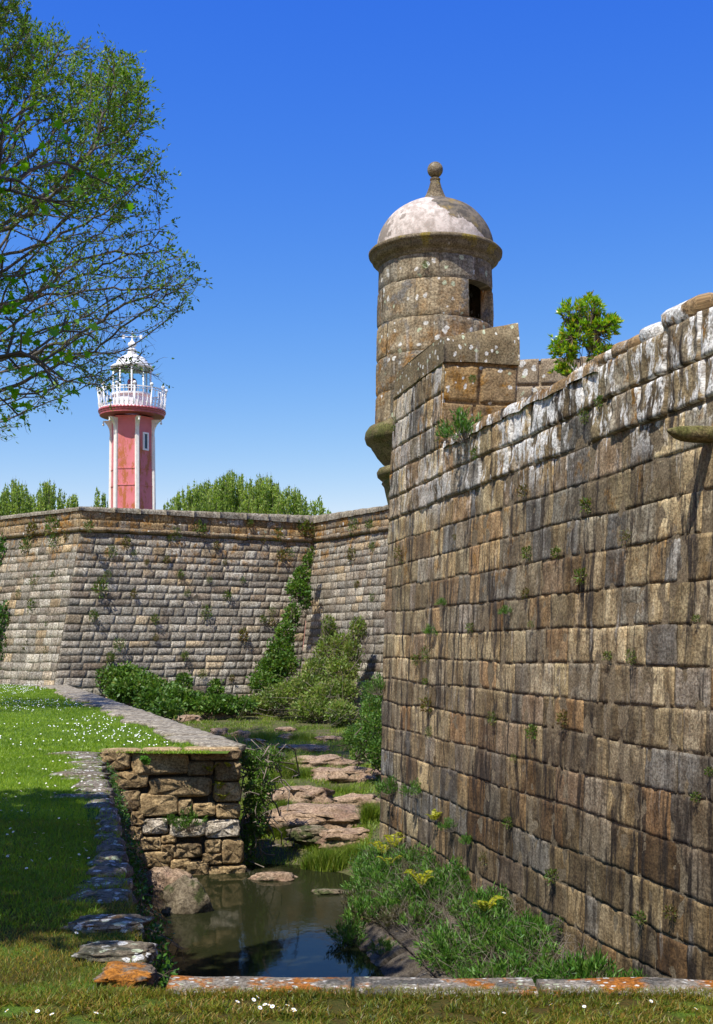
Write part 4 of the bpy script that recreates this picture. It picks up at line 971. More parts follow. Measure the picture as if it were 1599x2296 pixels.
for i,(x,y,sc) in enumerate(farp):
    p=on_far(x,y)
    if p is None: continue
    if i%3==2: place('t1','far_wall_herb','olive or reddish herb tuft on the far fort wall','plant',p,'reddish herb tufts on the far fort wall',sc*1.15,lm='redtuft')
    else: place('t%d'%(i%2*2),'far_wall_herb','green herb tuft on the far fort wall','plant',p,GFW,sc*1.15,lm='tuft')

# --- thickets at the foot of the far walls
def blobs_px(lst): return [((lambda w:(w.x,w.y,w.z))(px(x,y,D)),(rx,ry,rz)) for x,y,D,rx,ry,rz in lst]
def thicket(name,label,blobs,n,L,W,mat,tm='twig',ns=200,up=.3):
    B=blobs_px(blobs); c=np.array(B[0][0]); lf=blob_leaves(B,n,L,W,up); P0=[];P1=[]
    for i in range(ns):
        b=B[RNG.integers(len(B))]; d=RNG.normal(size=3)*.5; P0.append(np.array(b[0])+np.array([0,.1,-b[1][2]*.8])+RNG.normal(size=3)*.2); P1.append(np.array(b[0])+d*np.array(b[1])*1.3)
    t=thing(name,label,name.replace('_',' '),Vector(B[0][0]))
    np_mesh('foliage',lf[0],lf[1],mat,t); s=sticks(P0,P1,.018,.2); np_mesh('stems',s[0],s[1],M[tm],t); return t
thicket('ivy_curtain','ivy falling down the inner corner of the far fort wall',[(676,1292,54.6,.36,.3,.36),(668,1320,54.3,.42,.3,.4),(684,1340,54.2,.25,.25,.5),(655,1380,53.6,.3,.25,.5),(640,1420,53.2,.4,.3,.5),(628,1460,52.6,.55,.35,.45),(610,1500,52,.6,.4,.5),(640,1490,51.8,.5,.4,.5),(598,1530,51.6,.7,.5,.4),(690,1258,55.2,.2,.2,.25)],5600,.15,.11,M['ivy'])
thicket('bramble_thicket','large olive bramble thicket climbing the flank of the far fort wall',[(803,1412,49.4,.28,.3,.45),(738,1412,50.8,.25,.3,.55),(770,1450,49.6,.5,.35,.5),(735,1465,50.4,.5,.35,.6),(790,1465,49,.35,.3,.5),(765,1510,48.6,.6,.4,.6),(715,1510,49.4,.6,.5,.6),(690,1545,48.6,.8,.6,.5),(740,1560,47.6,.8,.6,.5),(775,1555,47,.4,.4,.5),(650,1560,48.4,1.0,.8,.45),(715,1590,47,1.0,.8,.35),(765,1600,45,.5,.6,.4),(600,1575,50.2,.9,.7,.3),(555,1582,50.6,.8,.7,.22)],21000,.13,.08,M['brush'],'drytwig',1300,.5)
thicket('dark_bramble','dark green bramble along the foot of the far wall behind the stone path',[(255,1525,51,.6,.5,.5),(285,1520,51,.6,.5,.5),(320,1535,50.5,.6,.5,.5),(350,1550,50,.7,.5,.45),(385,1565,49,.7,.6,.4),(300,1550,50,.8,.6,.5),(420,1570,49,.7,.6,.35),(470,1580,48.5,.8,.6,.3),(520,1580,48.5,.8,.6,.3),(270,1550,50,.5,.5,.4),(345,1575,46,.6,.5,.4),(375,1590,43,.5,.5,.35),(485,1555,50.5,.3,.3,.5),(410,1535,52,.35,.3,.45)],13000,.15,.11,M['ivy'],'twig',150)
thicket('green_shrub','dense green shrub at the far end of the right wall above the boulders',[(835,1600,30,.25,.4,.4),(845,1640,28,.3,.4,.4),(825,1665,29,.3,.4,.3),(850,1690,27,.25,.4,.3),(805,1690,30,.2,.3,.15),(840,1620,33,.4,.4,.5),(800,1650,34,.35,.5,.25),(845,1570,36,.4,.4,.4)],9000,.075,.05,M['ivy'],'twig',120)
thicket('edge_shrub','dark green shrub against the far wall at the left edge',[(5,1400,54,.5,.6,.9),(-10,1450,54,.8,.6,1),(15,1480,53.6,.5,.5,.7),(12,1510,53.5,.5,.5,.4),(-40,1480,54,1,.6,1.2),(5,1250,55.5,.35,.3,.9),(-25,1350,55,.6,.5,1)],6000,.15,.12,M['ivydark'])
thicket('hanging_ivy','dry yellow green ivy hanging over the right corner of the rubble wall',[(560,1700,20.0,.14,.25,.15),(575,1725,20.0,.14,.25,.2),(590,1760,19.9,.14,.25,.25),(565,1790,19.8,.12,.25,.3),(605,1700,21,.2,.3,.18),(580,1835,19.8,.12,.3,.3),(560,1880,19.8,.1,.3,.3)],3800,.055,.035,M['ivy'],'drytwig',140)
# ivy over the lip of the left retaining wall
B=[];rnd=random.Random(31);D=6.0
while D<18.7:
    B.append(((ledge(D)+.06+rnd.uniform(0,.05),D,LAWN-.12-rnd.uniform(.0,.14)),(.05+.003*D,.28,.10))); 
    B.append(((ledge(D)+.10,D,LAWN-.45),(.05+.004*D,.28,.26))); D+=.3
t=thing('lip_ivy','dark ivy and brambles hanging over the lip of the left retaining wall','ivy',Vector((ledge(12),12,LAWN)))
lf=blob_leaves(B,6500,.035,.024,0); np_mesh('foliage',lf[0],lf[1],M['ivydark'],t)
P0=[];P1=[]
for b in B:
    for k in range(5): P0.append(np.array(b[0])+RNG.normal(size=3)*.05); P1.append(np.array(b[0])+np.array([.12,0,-.25])+RNG.normal(size=3)*.12)
s=sticks(P0,P1,.004,.2); np_mesh('stems',s[0],s[1],M['twig'],t)
# plants on the rubble wall
p=rw_pt(860,500)+nR*.16
for (cx,cy,sc,lab) in [(835,490,.75,'yellow fern high on the rubble wall near its corner'),(870,560,.7,'yellow fern below the topmost one on the rubble wall'),(885,600,.6,'lowest yellow fern on the rubble wall'),(910,470,.45,'small yellow fern next to the squared corner of the rubble wall')]:
    place('f1','wall_fern',lab,'fern',rw_pt(cx,cy)+nR*.13,'yellow ferns on the rubble wall',sc,lm='fern')
place('f0','green_fern','single bright green fern at the upper left of the rubble wall','fern',rw_pt(585,470)+nR*.13,None,.9,lm='fernyg')
place('s2','samphire_bush','samphire bush growing from the middle of the rubble wall','plant',rw_pt(760,720)+nR*.14,None,1.15)
place('s1','ivy_sprig','small leafy sprig left of the whitened stone on the rubble wall','plant',rw_pt(680,690)+nR*.12,None,.55)
# --- boulders of the moat
def ground_D(y):
    D=20
    for _ in range(40): D=.6*D+.4*(-bedz(0,D)*F/(y-HY))
    return D
bl=[(492,1650,40,22,'small pale boulder nearest the thicket, left of its twin'),(542,1653,38,18,'small pale boulder right of its twin by the thicket'),(492,1612,66,26,'cracked grey boulder at the foot of the far wall'),(418,1619,62,20,'low rock beside the stone path below the far wall'),(650,1656,46,12,'white topped flat rock beyond the pale ledge'),(672,1688,118,20,'long low pinkish rock ledge beyond the dark green reeds'),(722,1722,132,32,'brown dome shaped boulder in the middle of the dry moat'),(782,1752,146,34,'broad pale slab of rock touching the right wall'),(673,1802,134,46,'rounded brown boulder in front of the middle moat grass'),(800,1812,100,36,'sloping rock against the right wall beyond the big ledge'),(706,1852,262,46,'widest cracked granite ledge lying across the moat'),(697,1878,92,26,'dark wet rock in front of the widest ledge'),(570,1668,46,14,'low flat stone right behind the pair of small boulders'),(740,1662,60,14,'long thin pale ledge nearest the bramble thicket'),(610,1700,52,16,'half buried pale stone left of the long pinkish ledge'),(640,1640,44,12,'small flat stone farthest up the middle of the moat'),(788,1890,126,34,'smooth brown boulder near the right wall by the reeds')]
for i,(x,yb,w,h,lab) in enumerate(bl):
    D=ground_D(yb); K=F/D; mb=MB(); rx=w/2/K*1.05; rzv=h/K*.72
    D2=D+rx*.45
    c=Vector(((x-CX)/F*D2,D2,bedz(0,D)+rzv*.10)); rock(mb,c,rx*1.02,max(.22,min(rx*.75,.9)),rzv*.95,seed=i*1.7+5,e=.7,n=44,m=26,amp=.42,fr=1.7)
    t=mb.build('boulder',M['darkrock' if 'wet' in lab else 'boulder'],origin=c-Vector((0,0,rzv*.5))); tag(t,lab,'boulder','granite boulders on the bed of the moat')
for i,(x,y,w,h,zc,mt,lab) in enumerate([(414,2045,104,74,0,'darkrock','pointed mossy rock standing in the water below the rubble wall'),(372,1992,118,46,0,'boulder','sloping brown rock at the left foot of the rubble wall'),(614,1972,98,14,0,'boulder','flat stone at the water edge right of the rubble wall'),(735,2004,66,9,0,'darkrock','thin dark rock just breaking the surface of the pool'),(818,1962,44,34,0,'darkrock','grey rock at the head of the pool against the footing')]):
    D=-WATER*F/(y-HY); K=F/D; mb=MB(); rx=w/2/K; c=Vector(((x-CX)/K,D+rx*.3,WATER+h/K*.12)); rock(mb,c,rx,rx*.7,h/K*.85,seed=i*2.3+40,e=.9,n=36,m=20,amp=.34,fr=1.1)
    tag(mb.build('boulder',M[mt],origin=c-Vector((0,0,h/K*.6))),lab,'boulder','rocks standing in the pool')
# --- blades
def blades(X,Y,Z,h,w,lean=.5):
    n=len(X); a=RNG.random(n)*2*pi; s=np.stack([np.cos(a),np.sin(a),np.zeros(n)],1); l=RNG.normal(size=(n,3))*lean; l[:,2]=1; l=unit(l); h=np.broadcast_to(h,(n,)).reshape(-1,1)*RNG.uniform(.5,1.3,(n,1)); w=np.broadcast_to(w,(n,)).reshape(-1,1)
    P=np.stack([X,Y,Z],1); b2=P+l*h*.55; tip=P+l*h+np.stack([np.cos(a+1),np.sin(a+1),-.3*np.ones(n)],1)*h*.35
    V=np.stack([P-s*w/2,P+s*w/2,b2+s*w*.35,tip,b2-s*w*.35],1).reshape(-1,3); b=np.arange(n)*5
    Fc=np.stack([b,b+1,b+2,b+3,b+4],1); return V,Fc
def scatter_lawn(n,D0_,D1,xl,xr,power=1):
    D=D0_+(D1-D0_)*RNG.random(n)**power; lo=np.array([xl(d) for d in D]); hi=np.array([xr(d) for d in D]); X=lo+(hi-lo)*RNG.random(n); Z=np.array([lz(x,d) for x,d in zip(X,D)])-.005; return X,D,Z
vis=lambda d:-.31*d-.2
parts=[]
X,Y,Z=scatter_lawn(60000,4.9,5.75,lambda d:-1.9,lambda d:1.9); tus=np.array([noise.noise(Vector((x*7,y*9,2))) for x,y in zip(X,Y)]); kk=tus>-.25+.3*RNG.random(len(X)); X=X[kk];Y=Y[kk];Z=Z[kk];tus=tus[kk]; parts.append(blades(X,Y,Z,.040+.035*np.clip(tus,0,1),.0055,.9))
X,Y,Z=scatter_lawn(9000,5.66,5.76,lambda d:-1.2,lambda d:1.9); parts.append(blades(X,Y,Z,.05,.004))
V,Fc=cat_mesh(parts); g=np_mesh('foreground_grass',V,Fc,M['drygrass'],origin=(0,5.3,LAWN)); tag(g,'dry brownish green grass in front of the kerb slabs','grass',kind='stuff')
parts=[]
X,Y,Z=scatter_lawn(46000,5.7,11.5,vis,lambda d:ledge(d)-.02); 
msk=np.ones(len(X),bool); parts.append(blades(X,Y,Z,.035,.004)); V,Fc=cat_mesh(parts)
g=np_mesh('near_left_grass',V,Fc,M['drygrass'],origin=(-2,7,LAWN)); tag(g,'patchy dry turf on the near left bank','grass',kind='stuff')
parts=[]
X,Y,Z=scatter_lawn(50000,7.0,18.8,vis,lambda d:ledge(d)-.25,.85); parts.append(blades(X,Y,Z,.045,.006))
X,Y,Z=scatter_lawn(9000,8.2,18.8,lambda d:ledge(d)-.7,lambda d:ledge(d)+.0); parts.append(blades(X,Y,Z,.05,.006))
X,Y,Z=scatter_lawn(52000,18.8,53,lambda d:-.30*d-.3,lambda d:(pathx(d)-.55 if d>19.5 else -2.2)-.1*RNG.random(),1.3); parts.append(blades(X,Y,Z,.06,.012,.6))
V,Fc=cat_mesh(parts); g=np_mesh('lawn_grass',V,Fc,M['grass'],origin=(-4,15,LAWN)); tag(g,'short bright green lawn grass left of the moat','grass',kind='stuff')
# moat grass and sedge cover
parts=[];n=110000; D=20.0+(54-20.0)*RNG.random(n)**1.25; u=RNG.random(n); xl=np.array([pathx(d)+.1 if d>19.5 else -1.7 for d in D]); xr=.6+.20*(D-20); X=xl+(xr-xl)*u
nz=np.array([noise.noise(Vector((x*1.3,d*.55,7))) for x,d in zip(X,D)]); k=(nz>-.08)|(RNG.random(n)<.12); X=X[k];D=D[k]; nz=nz[k]; Z=np.array([bedz(x,d) for x,d in zip(X,D)])
V,Fc=blades(X,D,Z,.10+.16*np.clip(nz,0,1),.010+.0002*D,.45); tag(np_mesh('moat_grass',V,Fc,M['reed'],origin=(-1,28,-3.3)),'rough grass and sedge covering the dry bed of the moat','grass',kind='stuff')
# reed clumps
GR='tall sedge clumps between the boulders'
for (x,y,w,h,lab) in [(740,1935,85,62,'bright green sedge clump standing at the head of the pool'),(700,1930,50,40,'sedge clump left of the tallest clump at the pool head'),(790,1925,50,42,'sedge clump between the pool head and the footing'),(640,1745,60,62,'dark sedge clump beside the hanging ivy'),(600,1765,45,50,'dark sedge clump close behind the rubble wall'),(700,1745,60,26,'low sedge clump below the brown dome boulder'),(640,1860,50,34,'sedge clump left of the widest ledge'),(830,1860,40,50,'sedge clump at the right wall beside the ledge'),(760,1780,90,26,'sedge patch in front of the broad pale slab'),(640,1815,40,26,'sedge tuft in front of the rounded brown boulder'),(680,1660,60,24,'olive sedge tuft by the white topped rock'),(590,1660,60,30,'olive sedge tuft beyond the hanging ivy')]:
    D=ground_D(y); K=F/D; n=700; r=w/2/K; a=RNG.random(n)*6.28; q=RNG.random(n)**.6*r; X=np.cos(a)*q; Y=np.sin(a)*q*.6; V,Fc=blades(X,Y,np.zeros(n),h/K,.010,.28)
    plant('sedge_clump',lab,'sedge',((x-CX)/K,D,bedz((x-CX)/K,D)-.02),[('blades',(V,Fc),M['reed'])],GR)
# --- daisies
dm=MB(); 
for i in range(11):
    a=2*pi*i/11; d=Vector((math.cos(a),math.sin(a),0)); s=Vector((-d.y,d.x,0)); dm.add([d*.003,d*.009+s*.0026+Vector((0,0,.001)),d*.0125+Vector((0,0,.002)),d*.009-s*.0026+Vector((0,0,.001))],[(0,1,2,3)],0)
dm.lathe((0,0,0),[(.004,.0005),(.0035,.002),(.001,.003)],8,1); dm.tube([(0,0,-.035),(0,0,0)],.0008,3,2)
dz=dm.build('daisy',[M['petal'],M['yolk'],M['grass']]); tag(dz,'white daisy dotted in the grass','daisy','daisies in the lawn')
spots=[]
near=[(28,2292,1),(947,2265,0),(1020,2262,0),(1030,2254,0)]
for (cx,cy) in [(950,1440),(1015,1432),(1030,1420),(1020,1448),(1060,1452),(1078,1455),(1090,1460),(1112,1462),(1125,1475),(1175,1472),(1180,1480),(1165,1478),(1040,1465),(1150,1455),(28,1478),(150,1480),(385,1487),(405,1488),(208,1492)]:
    y=cy*.5605+1457.3; spots.append((cx*.5605,y,.9))
for (x,y) in [(1385,2268),(1310,2275),(1235,2270),(1130,2290),(1500,2288),(1460,2262),(1048,2250),(1560,2280)]: spots.append((x,y,.75))
first=True
def putd(X,D,sc):
    global first
    o=dz if first else dz.copy()
    if not first: C.objects.link(o)
    first=False; o.location=(X,D,lz(X,D)+.04*sc); o.scale=(sc,)*3; o.rotation_euler=(RNG.uniform(.1,.7),RNG.uniform(-.4,.4),RNG.random()*6)
for (x,y,s) in spots:
    D=4480/(y-HY); putd((x-CX)/F*D,D,s)
n=0
while n<150:
    D=6+13.5*RNG.random(); X=RNG.uniform(-.29*D-.1,ledge(D)-.25 if D<19 else -2.5)
    if D<9 and RNG.random()<.6: continue
    if noise.noise(Vector((X*.9,D*.5,2)))<-.1: continue
    putd(X,D,.95); n+=1
parts=[]; X,Y,Z=[],[],[]
while len(X)<650:
    D=19.5+33*RNG.random()**1.2; x=RNG.uniform(-.3*D,pathx(D)-1.0)
    if noise.noise(Vector((x*.35,D*.16,5)))+.25*RNG.random()<.02: continue
    X.append(x);Y.append(D);Z.append(LAWN+.06)
n=len(X); c=np.stack([X,Y,Z],1); R=.012; ang=np.arange(6)*pi/3
V=(c[:,None,:]+np.stack([np.cos(ang)*R,np.sin(ang)*R*.8,.5*R*np.sin(ang)],1)[None]).reshape(-1,3); Fc=np.arange(n*6).reshape(-1,6)
tag(np_mesh('distant_daisies',V,Fc,M['petal'],origin=(-8,30,LAWN)),'haze of tiny white daisies over the distant lawn','daisies',kind='stuff')

# ------------------------------------------------------------------ trees
def colonise(start, attract, step, kill, infl, trunk, iters=140, seed=1, bias=(0,0,0)):
    nodes=[np.array(p,float) for p in trunk]; par=[-1]+list(range(len(trunk)-1)); A=np.array(attract); near=np.full(len(A),1e9); own=np.zeros(len(A),int)
    def upd(i0):
        nonlocal near,own
        for i in range(i0,len(nodes)):
            d=np.linalg.norm(A-nodes[i],axis=1); k=d<near; near[k]=d[k]; own[k]=i
    upd(0); rg=np.random.default_rng(seed); kids={}
    for it in range(iters):
        act=near<infl
        if not len(A) : break
        if not act.any(): act=near<near.min()+step*2
        i0=len(nodes); o=own[act]; dirs=unit(A[act]-np.array(nodes)[o]); acc={}; stuck=[]
        for k,d in zip(o,dirs):
            if k in acc: acc[k]+=d
            else: acc[k]=d.copy()
        for k,d in acc.items():
            d=d/max(1e-6,np.linalg.norm(d))+rg.normal(size=3)*.12+np.array(bias); d/=np.linalg.norm(d); q=nodes[k]+d*step
            if any(np.linalg.norm(q-c)<step*.45 for c in kids.get(k,())) or (par[k]>=0 and np.linalg.norm(q-nodes[par[k]])<step*.6): stuck.append(k); continue
            kids.setdefault(k,[]).append(q); nodes.append(q); par.append(k)
        upd(i0); keep=(near>kill)&~(np.isin(own,stuck)&act); A=A[keep]; near=near[keep]; own=own[keep]
        if len(nodes)>26000: break
    nd=np.array(nodes); pa=np.array(par); n=len(nd)
    for _ in range(4):                       # relax the kinks out of the limbs
        cs=np.zeros((n,3)); cn=np.zeros(n); np.add.at(cs,pa[1:],nd[1:]); np.add.at(cn,pa[1:],1); ok=(cn>0)&(pa>=0); new=nd.copy()
        new[ok]=.4*nd[ok]+.3*nd[pa[ok]]+.3*cs[ok]/cn[ok][:,None]; nd=new
    return nd,pa
def tree_mesh(nodes,par,rtip,expo=.42,rmax=1):
    n=len(nodes); w=np.zeros(n); ch=np.zeros(n,int)
    for i in range(n-1,0,-1): 
        if ch[i]==0: w[i]=1
        w[par[i]]+=w[i]; ch[par[i]]+=1
    w=np.maximum(w,1); r=np.minimum(rtip*w**expo,rmax); idx=np.arange(1,n); a=nodes[par[idx]]; b=nodes[idx]; ra=np.minimum(r[par[idx]],r[idx]*1.5); rb=r[idx]
    d=unit(b-a); up=np.tile([.3,.2,1.],(len(idx),1)); s=unit(np.cross(d,up)); t=np.cross(s,d); k=6; V=[]
    for (c,rr) in ((a-d*ra[:,None]*.3,ra),(b+d*rb[:,None]*.2,rb)):
        for j in range(k): V.append(c+(s*math.cos(j*2*pi/k)+t*math.sin(j*2*pi/k))*rr[:,None])
    V=np.stack(V,1).reshape(-1,3); base=np.arange(len(idx))*2*k; Fc=np.concatenate([np.stack([base+j,base+(j+1)%k,base+k+(j+1)%k,base+k+j],1) for j in range(k)])
    return (V,Fc),ch,r
def inpoly(x,y,poly):
    c=False; j=len(poly)-1
    for i in range(len(poly)):
        xi,yi=poly[i]; xj,yj=poly[j]
        if (yi>y)!=(yj>y) and x<(xj-xi)*(y-yi)/(yj-yi)+xi: c=not c
        j=i
    return c
DT0=30.0
# crown outline in metres: (across, height) at the tree's own distance
def cm(x,y): return ((x-CX)/F*DT0,(HY-y)/F*DT0)
out=[(-500,-350),(-60,-330),(0,-60),(60,30),(95,75),(170,85),(262,105),(318,175),(338,240),(325,320),(385,380),(365,430),(320,450),(370,500),(430,600),(456,632),(415,695),(375,730),(320,712),(290,740),(385,830),(400,868),(330,852),(235,888),(180,850),(140,895),(60,945),(0,985),(-100,1000),(-500,900)]
poly=[cm(x,y) for x,y in out]
att=[]; rg=np.random.default_rng(5)
while len(att)<9000:
    X=rg.uniform(-14.5,-3.2); Zz=rg.uniform(4,19.5)
    if not inpoly(X,Zz,poly): continue
    if X<-9.5 and rg.random()<.72: continue
    if Zz<7.6 and rg.random()<.35: continue
    k=rg.uniform(-1,1); half=3.2*(.35+.65*min(1,(-3.4-X)/4))
    if noise.noise(Vector((X*.55,Zz*.55,k*2.2)))<-.06+(.10 if X>-7 else 0)*rg.random(): continue
    f=1+k*half/DT0; att.append((X*f,DT0*f,Zz*f))
trunk=[(-13.6+ .05*i*i*.02,30.3,LAWN-.1+i*.35) for i in range(20)]
nodes,par=colonise(None,att,.22,.30,2.2,trunk,220,3,(0.02,0,.04))
(wood,ch,rr)=tree_mesh(nodes,par,.0085,.47,.30)
bt=thing('broadleaf_tree','large fine twigged tree with small spring leaves reaching in from the left edge','tree',Vector((-13.6,30.3,LAWN)))
ti=np.where(ch==0)[0]; ti=ti[ti>20]; thin=np.where((rr<.022)&(np.arange(len(rr))>25))[0]
# twigs
P0=[];P1=[]
for i in thin:
    for _rep in range(1+(rg.random()<.8)):
        d=nodes[i]-nodes[par[i]]; d=d/np.linalg.norm(d)+rg.normal(size=3)*.55+np.array([.12,0,.15]); P0.append(nodes[i]); P1.append(nodes[i]+d/np.linalg.norm(d)*rg.uniform(.18,.5))
P0=np.array(P0);P1=np.array(P1); tw=sticks(P0,P1,.0065,.12,3)
np_mesh('branches',*cat_mesh([wood]),M['bark'],bt); np_mesh('twigs',tw[0],tw[1],M['bark'],bt)
Pl=[];Dl=[]
for i in range(len(P1)):
    x=CX+F*P1[i][0]/P1[i][1]; y=HY-F*P1[i][2]/P1[i][1]
    dens=1.0 if y<500 else (.40 if y<650 else .24)
    if x>330: dens*=1.1
    k=rg.poisson(11*dens*max(.25,min(1.6,1+2.6*noise.noise(Vector(P1[i])*.8))))
    for j in range(k):
        t=rg.uniform(.35,1.1); Pl.append(P0[i]+(P1[i]-P0[i])*t+rg.normal(size=3)*.035); Dl.append((P1[i]-P0[i])+rg.normal(size=3)*.3)
Pl=np.array(Pl); lf=leaf_mesh(Pl,np.array(Dl),rg.uniform(.07,.15,len(Pl)),rg.uniform(.03,.06,len(Pl))); np_mesh('leaves',lf[0],lf[1],M['tree'],bt)
# near maple
def lobed(P,Dr,Nr,size):
    prof=[(0,0),(-.22,.10),(-.52,.12),(-.36,.36),(-.62,.62),(-.26,.62),(0,1.05),(.26,.62),(.62,.62),(.36,.36),(.52,.12),(.22,.10)]
    n=len(P); Dr=unit(Dr); s=unit(np.cross(Dr,Nr)); nn=np.cross(s,Dr); V=[]
    for (u,v) in prof: V.append(P+s*(u*size)[:,None]+Dr*(v*size)[:,None]+nn*((abs(u)*.35-v*v*.15)*size)[:,None])
    V=np.stack(V,1).reshape(-1,3); b=np.arange(n)*12
    # fan of quads around the midrib so the concave outline stays clean
    Fc=np.concatenate([np.stack([b+0,b+11,b+10,b+9],1),np.stack([b+0,b+9,b+8,b+7],1),np.stack([b+0,b+7,b+6,b+5],1),np.stack([b+0,b+5,b+4,b+3],1),np.stack([b+0,b+3,b+2,b+1],1)])
    return V,Fc
att=[]
def addatt(c,r,n):
    k=0
    while k<n:
        d=rg.uniform(-1,1,3)
        if np.linalg.norm(d)>1: continue
        att.append(tuple(np.array(c)+d*np.array(r))); k+=1
addatt((-4.6,7.6,2.3),(1.6,2.7,1.3),900); addatt((-4.9,9.6,2.6),(1.5,2.2,1.4),700); addatt((-5.8,8.0,3.6),(2.0,3.0,1.6),300); addatt((-4.1,7.6,4.7),(1.7,2.3,.9),1100); addatt((-3.4,9.2,6.0),(1.2,1.6,.7),420); addatt((-3.9,6.0,4.5),(1.4,1.5,.8),450); addatt((-3.4,6.9,4.8),(1.3,2.2,.75),650); addatt((-3.7,4.8,4.4),(1.1,1.2,.7),260)
for (x,y,D,rx,rz_) in [(30,620,9.2,.35,.18),(60,690,9.2,.35,.12),(110,720,9.0,.32,.10),(200,745,9.0,.22,.06),(40,800,9.0,.25,.12),(110,850,9.0,.22,.10),(30,870,9.2,.25,.12),(20,940,9.2,.15,.08),(50,430,9.5,.25,.2),(150,470,9.6,.25,.10),(110,300,10,.3,.25),(20,250,9.5,.25,.3),(250,420,10.2,.12,.08)]:
    p=px(x,y,D); addatt((p.x,p.y,p.z),(rx,.45,rz_),22)
trunk=[(-6.2+.05*i,8.2,LAWN-.1+i*.25) for i in range(11)]
nodes,par=colonise(None,att,.16,.22,2.0,trunk,150,9,(0,0,.02)); (wood,ch,rr)=tree_mesh(nodes,par,.006,.52,.16)
mt=thing('maple_tree','nearer maple with broad bright green lobed leaves hanging in at the left edge','tree',Vector((-6.2,8.2,LAWN)))
np_mesh('branches',wood[0],wood[1],M['bark'],mt)
Pl=[];Dl=[];P0=[]
thin=np.where(rr<.02)[0]
for i in thin:
    if i<12: continue
    vx=CX+F*nodes[i][0]/nodes[i][1]
    for j in range(rg.poisson(11.0 if vx<-40 else 2.2)):
        d=rg.normal(size=3); d[2]-=.3; d/=np.linalg.norm(d); p=nodes[i]+d*rg.uniform(.03,.12); Pl.append(p); Dl.append(d); P0.append(nodes[i])
Pl=np.array(Pl);Dl=np.array(Dl); Nr=rg.normal(size=Pl.shape)*.5+np.array([0,0,1.]); sz=np.where(CX+F*Pl[:,0]/Pl[:,1]<-40,rg.uniform(.08,.14,len(Pl)),rg.uniform(.045,.09,len(Pl)))
lf=lobed(Pl,Dl,Nr,sz); np_mesh('leaves',lf[0],lf[1],M['maple'],mt); s=sticks(np.array(P0),Pl,.0015,.1,2); np_mesh('leaf_stalks',s[0],s[1],M['twig'],mt)
# distant poplar-like trees behind the far wall
def sprays(name,label,x,ytop,w,D,ns,group,dens=1):
    ns=int(ns*2.5)
    K=F/D; c=Vector(((x-CX)/K,D,-2.5)); top=(HY-ytop)/K; t=thing(name,label,'tree',c,group); W=w/2/K
    hb=3.0; P0=[];P1=[];Pl=[];Dl=[]
    for i in range(ns):
        a=rg.uniform(0,6.28); q=rg.random()**.5; hx=math.cos(a)*q*W; hy=math.sin(a)*q*W; hz=top*(.985-.40*q**2.6)+rg.normal()*.2; b=np.array([c.x+hx*.75,c.y+hy*.75,hb-1.5+rg.random()*1.5]); e=np.array([c.x+hx,c.y+hy,max(hb+1,hz)])
        P0.append(b);P1.append(e); L=e[2]-b[2]; m=int(rg.poisson(L*22*dens))
        tt=rg.random(m)**.8*.97; pts=b+(e-b)*tt[:,None]+rg.normal(size=(m,3))*np.array([.15,.15,.1])*(1.15-tt[:,None]); Pl.append(pts); dd=rg.normal(size=(m,3))*.4; dd[:,2]+=.9; Dl.append(dd)
    for i in range(14):
        P0.append(np.array([c.x,c.y,-2.5+.3*i])); P1.append(np.array([c.x+rg.normal()*W*.4,c.y+rg.normal()*W*.4,hb+2.5]))
    s=sticks(np.array(P0),np.array(P1),.022,.03,3); np_mesh('branches',s[0],s[1],M['bark'],t); Pl=np.concatenate(Pl); lf=leaf_mesh(Pl,np.concatenate(Dl),rg.uniform(.13,.26,len(Pl)),.10); np_mesh('leaves',lf[0],lf[1],M['poplar'],t)
    mb=MB(); mb.tube([c,c+Vector((.1,0,3)),c+Vector((0,0,6))],[.25,.2,.1],8); mb.build('trunk',M['bark'],t)
GT='pale green trees rising behind the far wall'
for (x,yt,w,D,ns,lab) in [(430,1085,150,84,70,'pale green tree with a low crown just right of the lighthouse'),(520,1052,170,88,110,'tallest pale green tree in the clump right of the lighthouse'),(590,1062,160,86,100,'pale green tree on the right shoulder of the clump right of the lighthouse'),(655,1085,130,84,60,'pale green tree sloping down towards the right wall'),(715,1105,80,82,22,'thin pale sapling at the right end of the tree clump'),(470,1072,140,92,80,'pale green tree half hidden behind the tallest of the clump'),(382,1108,60,80,16,'small wispy tree touching the right side of the lighthouse'),(40,1070,130,86,75,'pale tree behind the far wall at the left edge'),(110,1072,120,84,60,'pale tree with a flat top between the left edge and the lighthouse'),(165,1100,60,82,20,'wispy tree falling away towards the lighthouse from the left clump'),(225,1085,60,80,17,'lone wispy sapling just left of the lighthouse'),(-30,1075,110,84,50,'pale tree partly cut by the left edge behind the far wall')]:
    sprays('distant_tree',lab,x,yt,w,D,ns,GT)

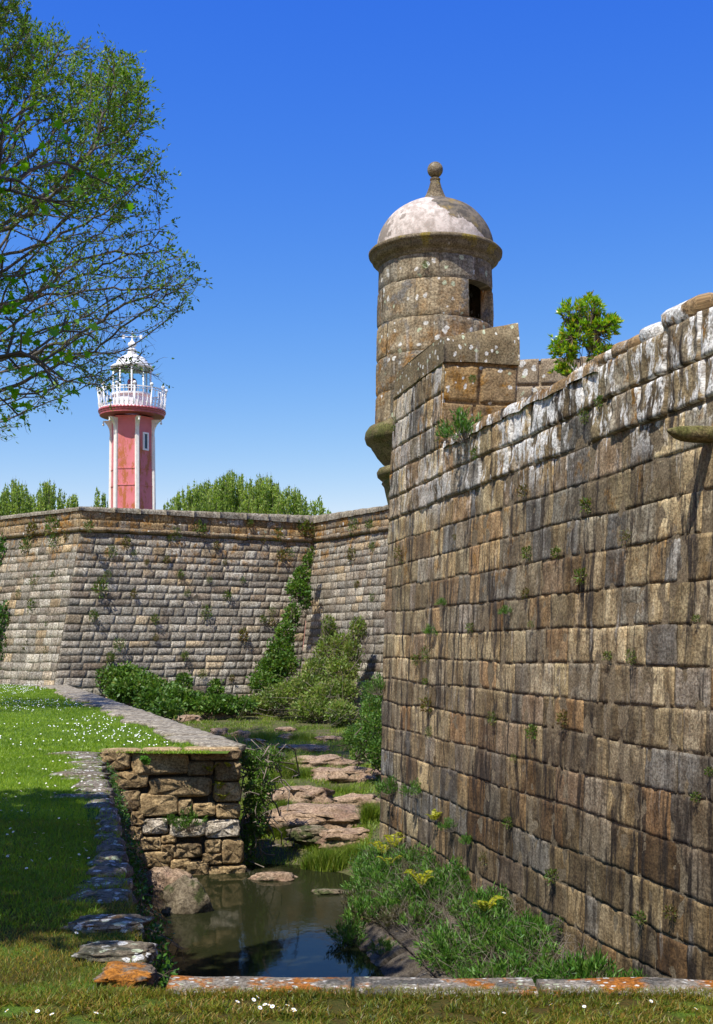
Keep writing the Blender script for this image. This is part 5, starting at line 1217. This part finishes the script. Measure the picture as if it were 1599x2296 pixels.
# ------------------------------------------------------------------ light, sky, camera
sd=Vector((.227,.342,-.70)).normalized()
sl_=bpy.data.lights.new('sun','SUN'); sl_.energy=5.0; sl_.angle=math.radians(.5); sl_.color=(1,.965,.90); so=bpy.data.objects.new('sun',sl_); so.rotation_euler=sd.to_track_quat('-Z','Y').to_euler(); so.location=(-5,-5,20); C.objects.link(so)
w=bpy.data.worlds.new('World'); S.world=w; w.use_nodes=True; nt=w.node_tree; nt.nodes.clear()
sk=nt.nodes.new('ShaderNodeTexSky'); sk.sky_type='NISHITA'; sk.sun_disc=False; sk.sun_elevation=math.asin(-sd.z); sk.sun_rotation=math.radians(213.6); sk.altitude=0; sk.air_density=1.0; sk.dust_density=.2; sk.ozone_density=2.2
sp_=nt.nodes.new('ShaderNodeSeparateColor'); cc_=nt.nodes.new('ShaderNodeCombineColor'); nt.links.new(sk.outputs[0],sp_.inputs[0])
for k,(ex,mu) in enumerate(((2.2,.195),(1.38,.47),(.3,3.5))):       # the photograph's deep, contrasty blue
    p_=nt.nodes.new('ShaderNodeMath'); p_.operation='POWER'; nt.links.new(sp_.outputs[k],p_.inputs[0]); p_.inputs[1].default_value=ex
    m_=nt.nodes.new('ShaderNodeMath'); m_.operation='MULTIPLY'; nt.links.new(p_.outputs[0],m_.inputs[0]); m_.inputs[1].default_value=mu; nt.links.new(m_.outputs[0],cc_.inputs[k])
bg=nt.nodes.new('ShaderNodeBackground'); bg.inputs[1].default_value=.12; ow=nt.nodes.new('ShaderNodeOutputWorld'); nt.links.new(cc_.outputs[0],bg.inputs[0]); nt.links.new(bg.outputs[0],ow.inputs[0])
cd=bpy.data.cameras.new('camera'); co_=bpy.data.objects.new('camera',cd); C.objects.link(co_); co_.location=(0,0,0); co_.rotation_euler=(pi/2,0,0)
cd.sensor_fit='VERTICAL'; cd.sensor_height=36; cd.sensor_width=36*713/1024; cd.lens=F/2296*36; cd.shift_y=(HY-1148)/2296; cd.clip_start=.1; cd.clip_end=4000
S.camera=co_
S.view_settings.view_transform='Standard'; S.view_settings.look='None'; S.view_settings.exposure=0.38; S.view_settings.gamma=1
S.render.engine='CYCLES'
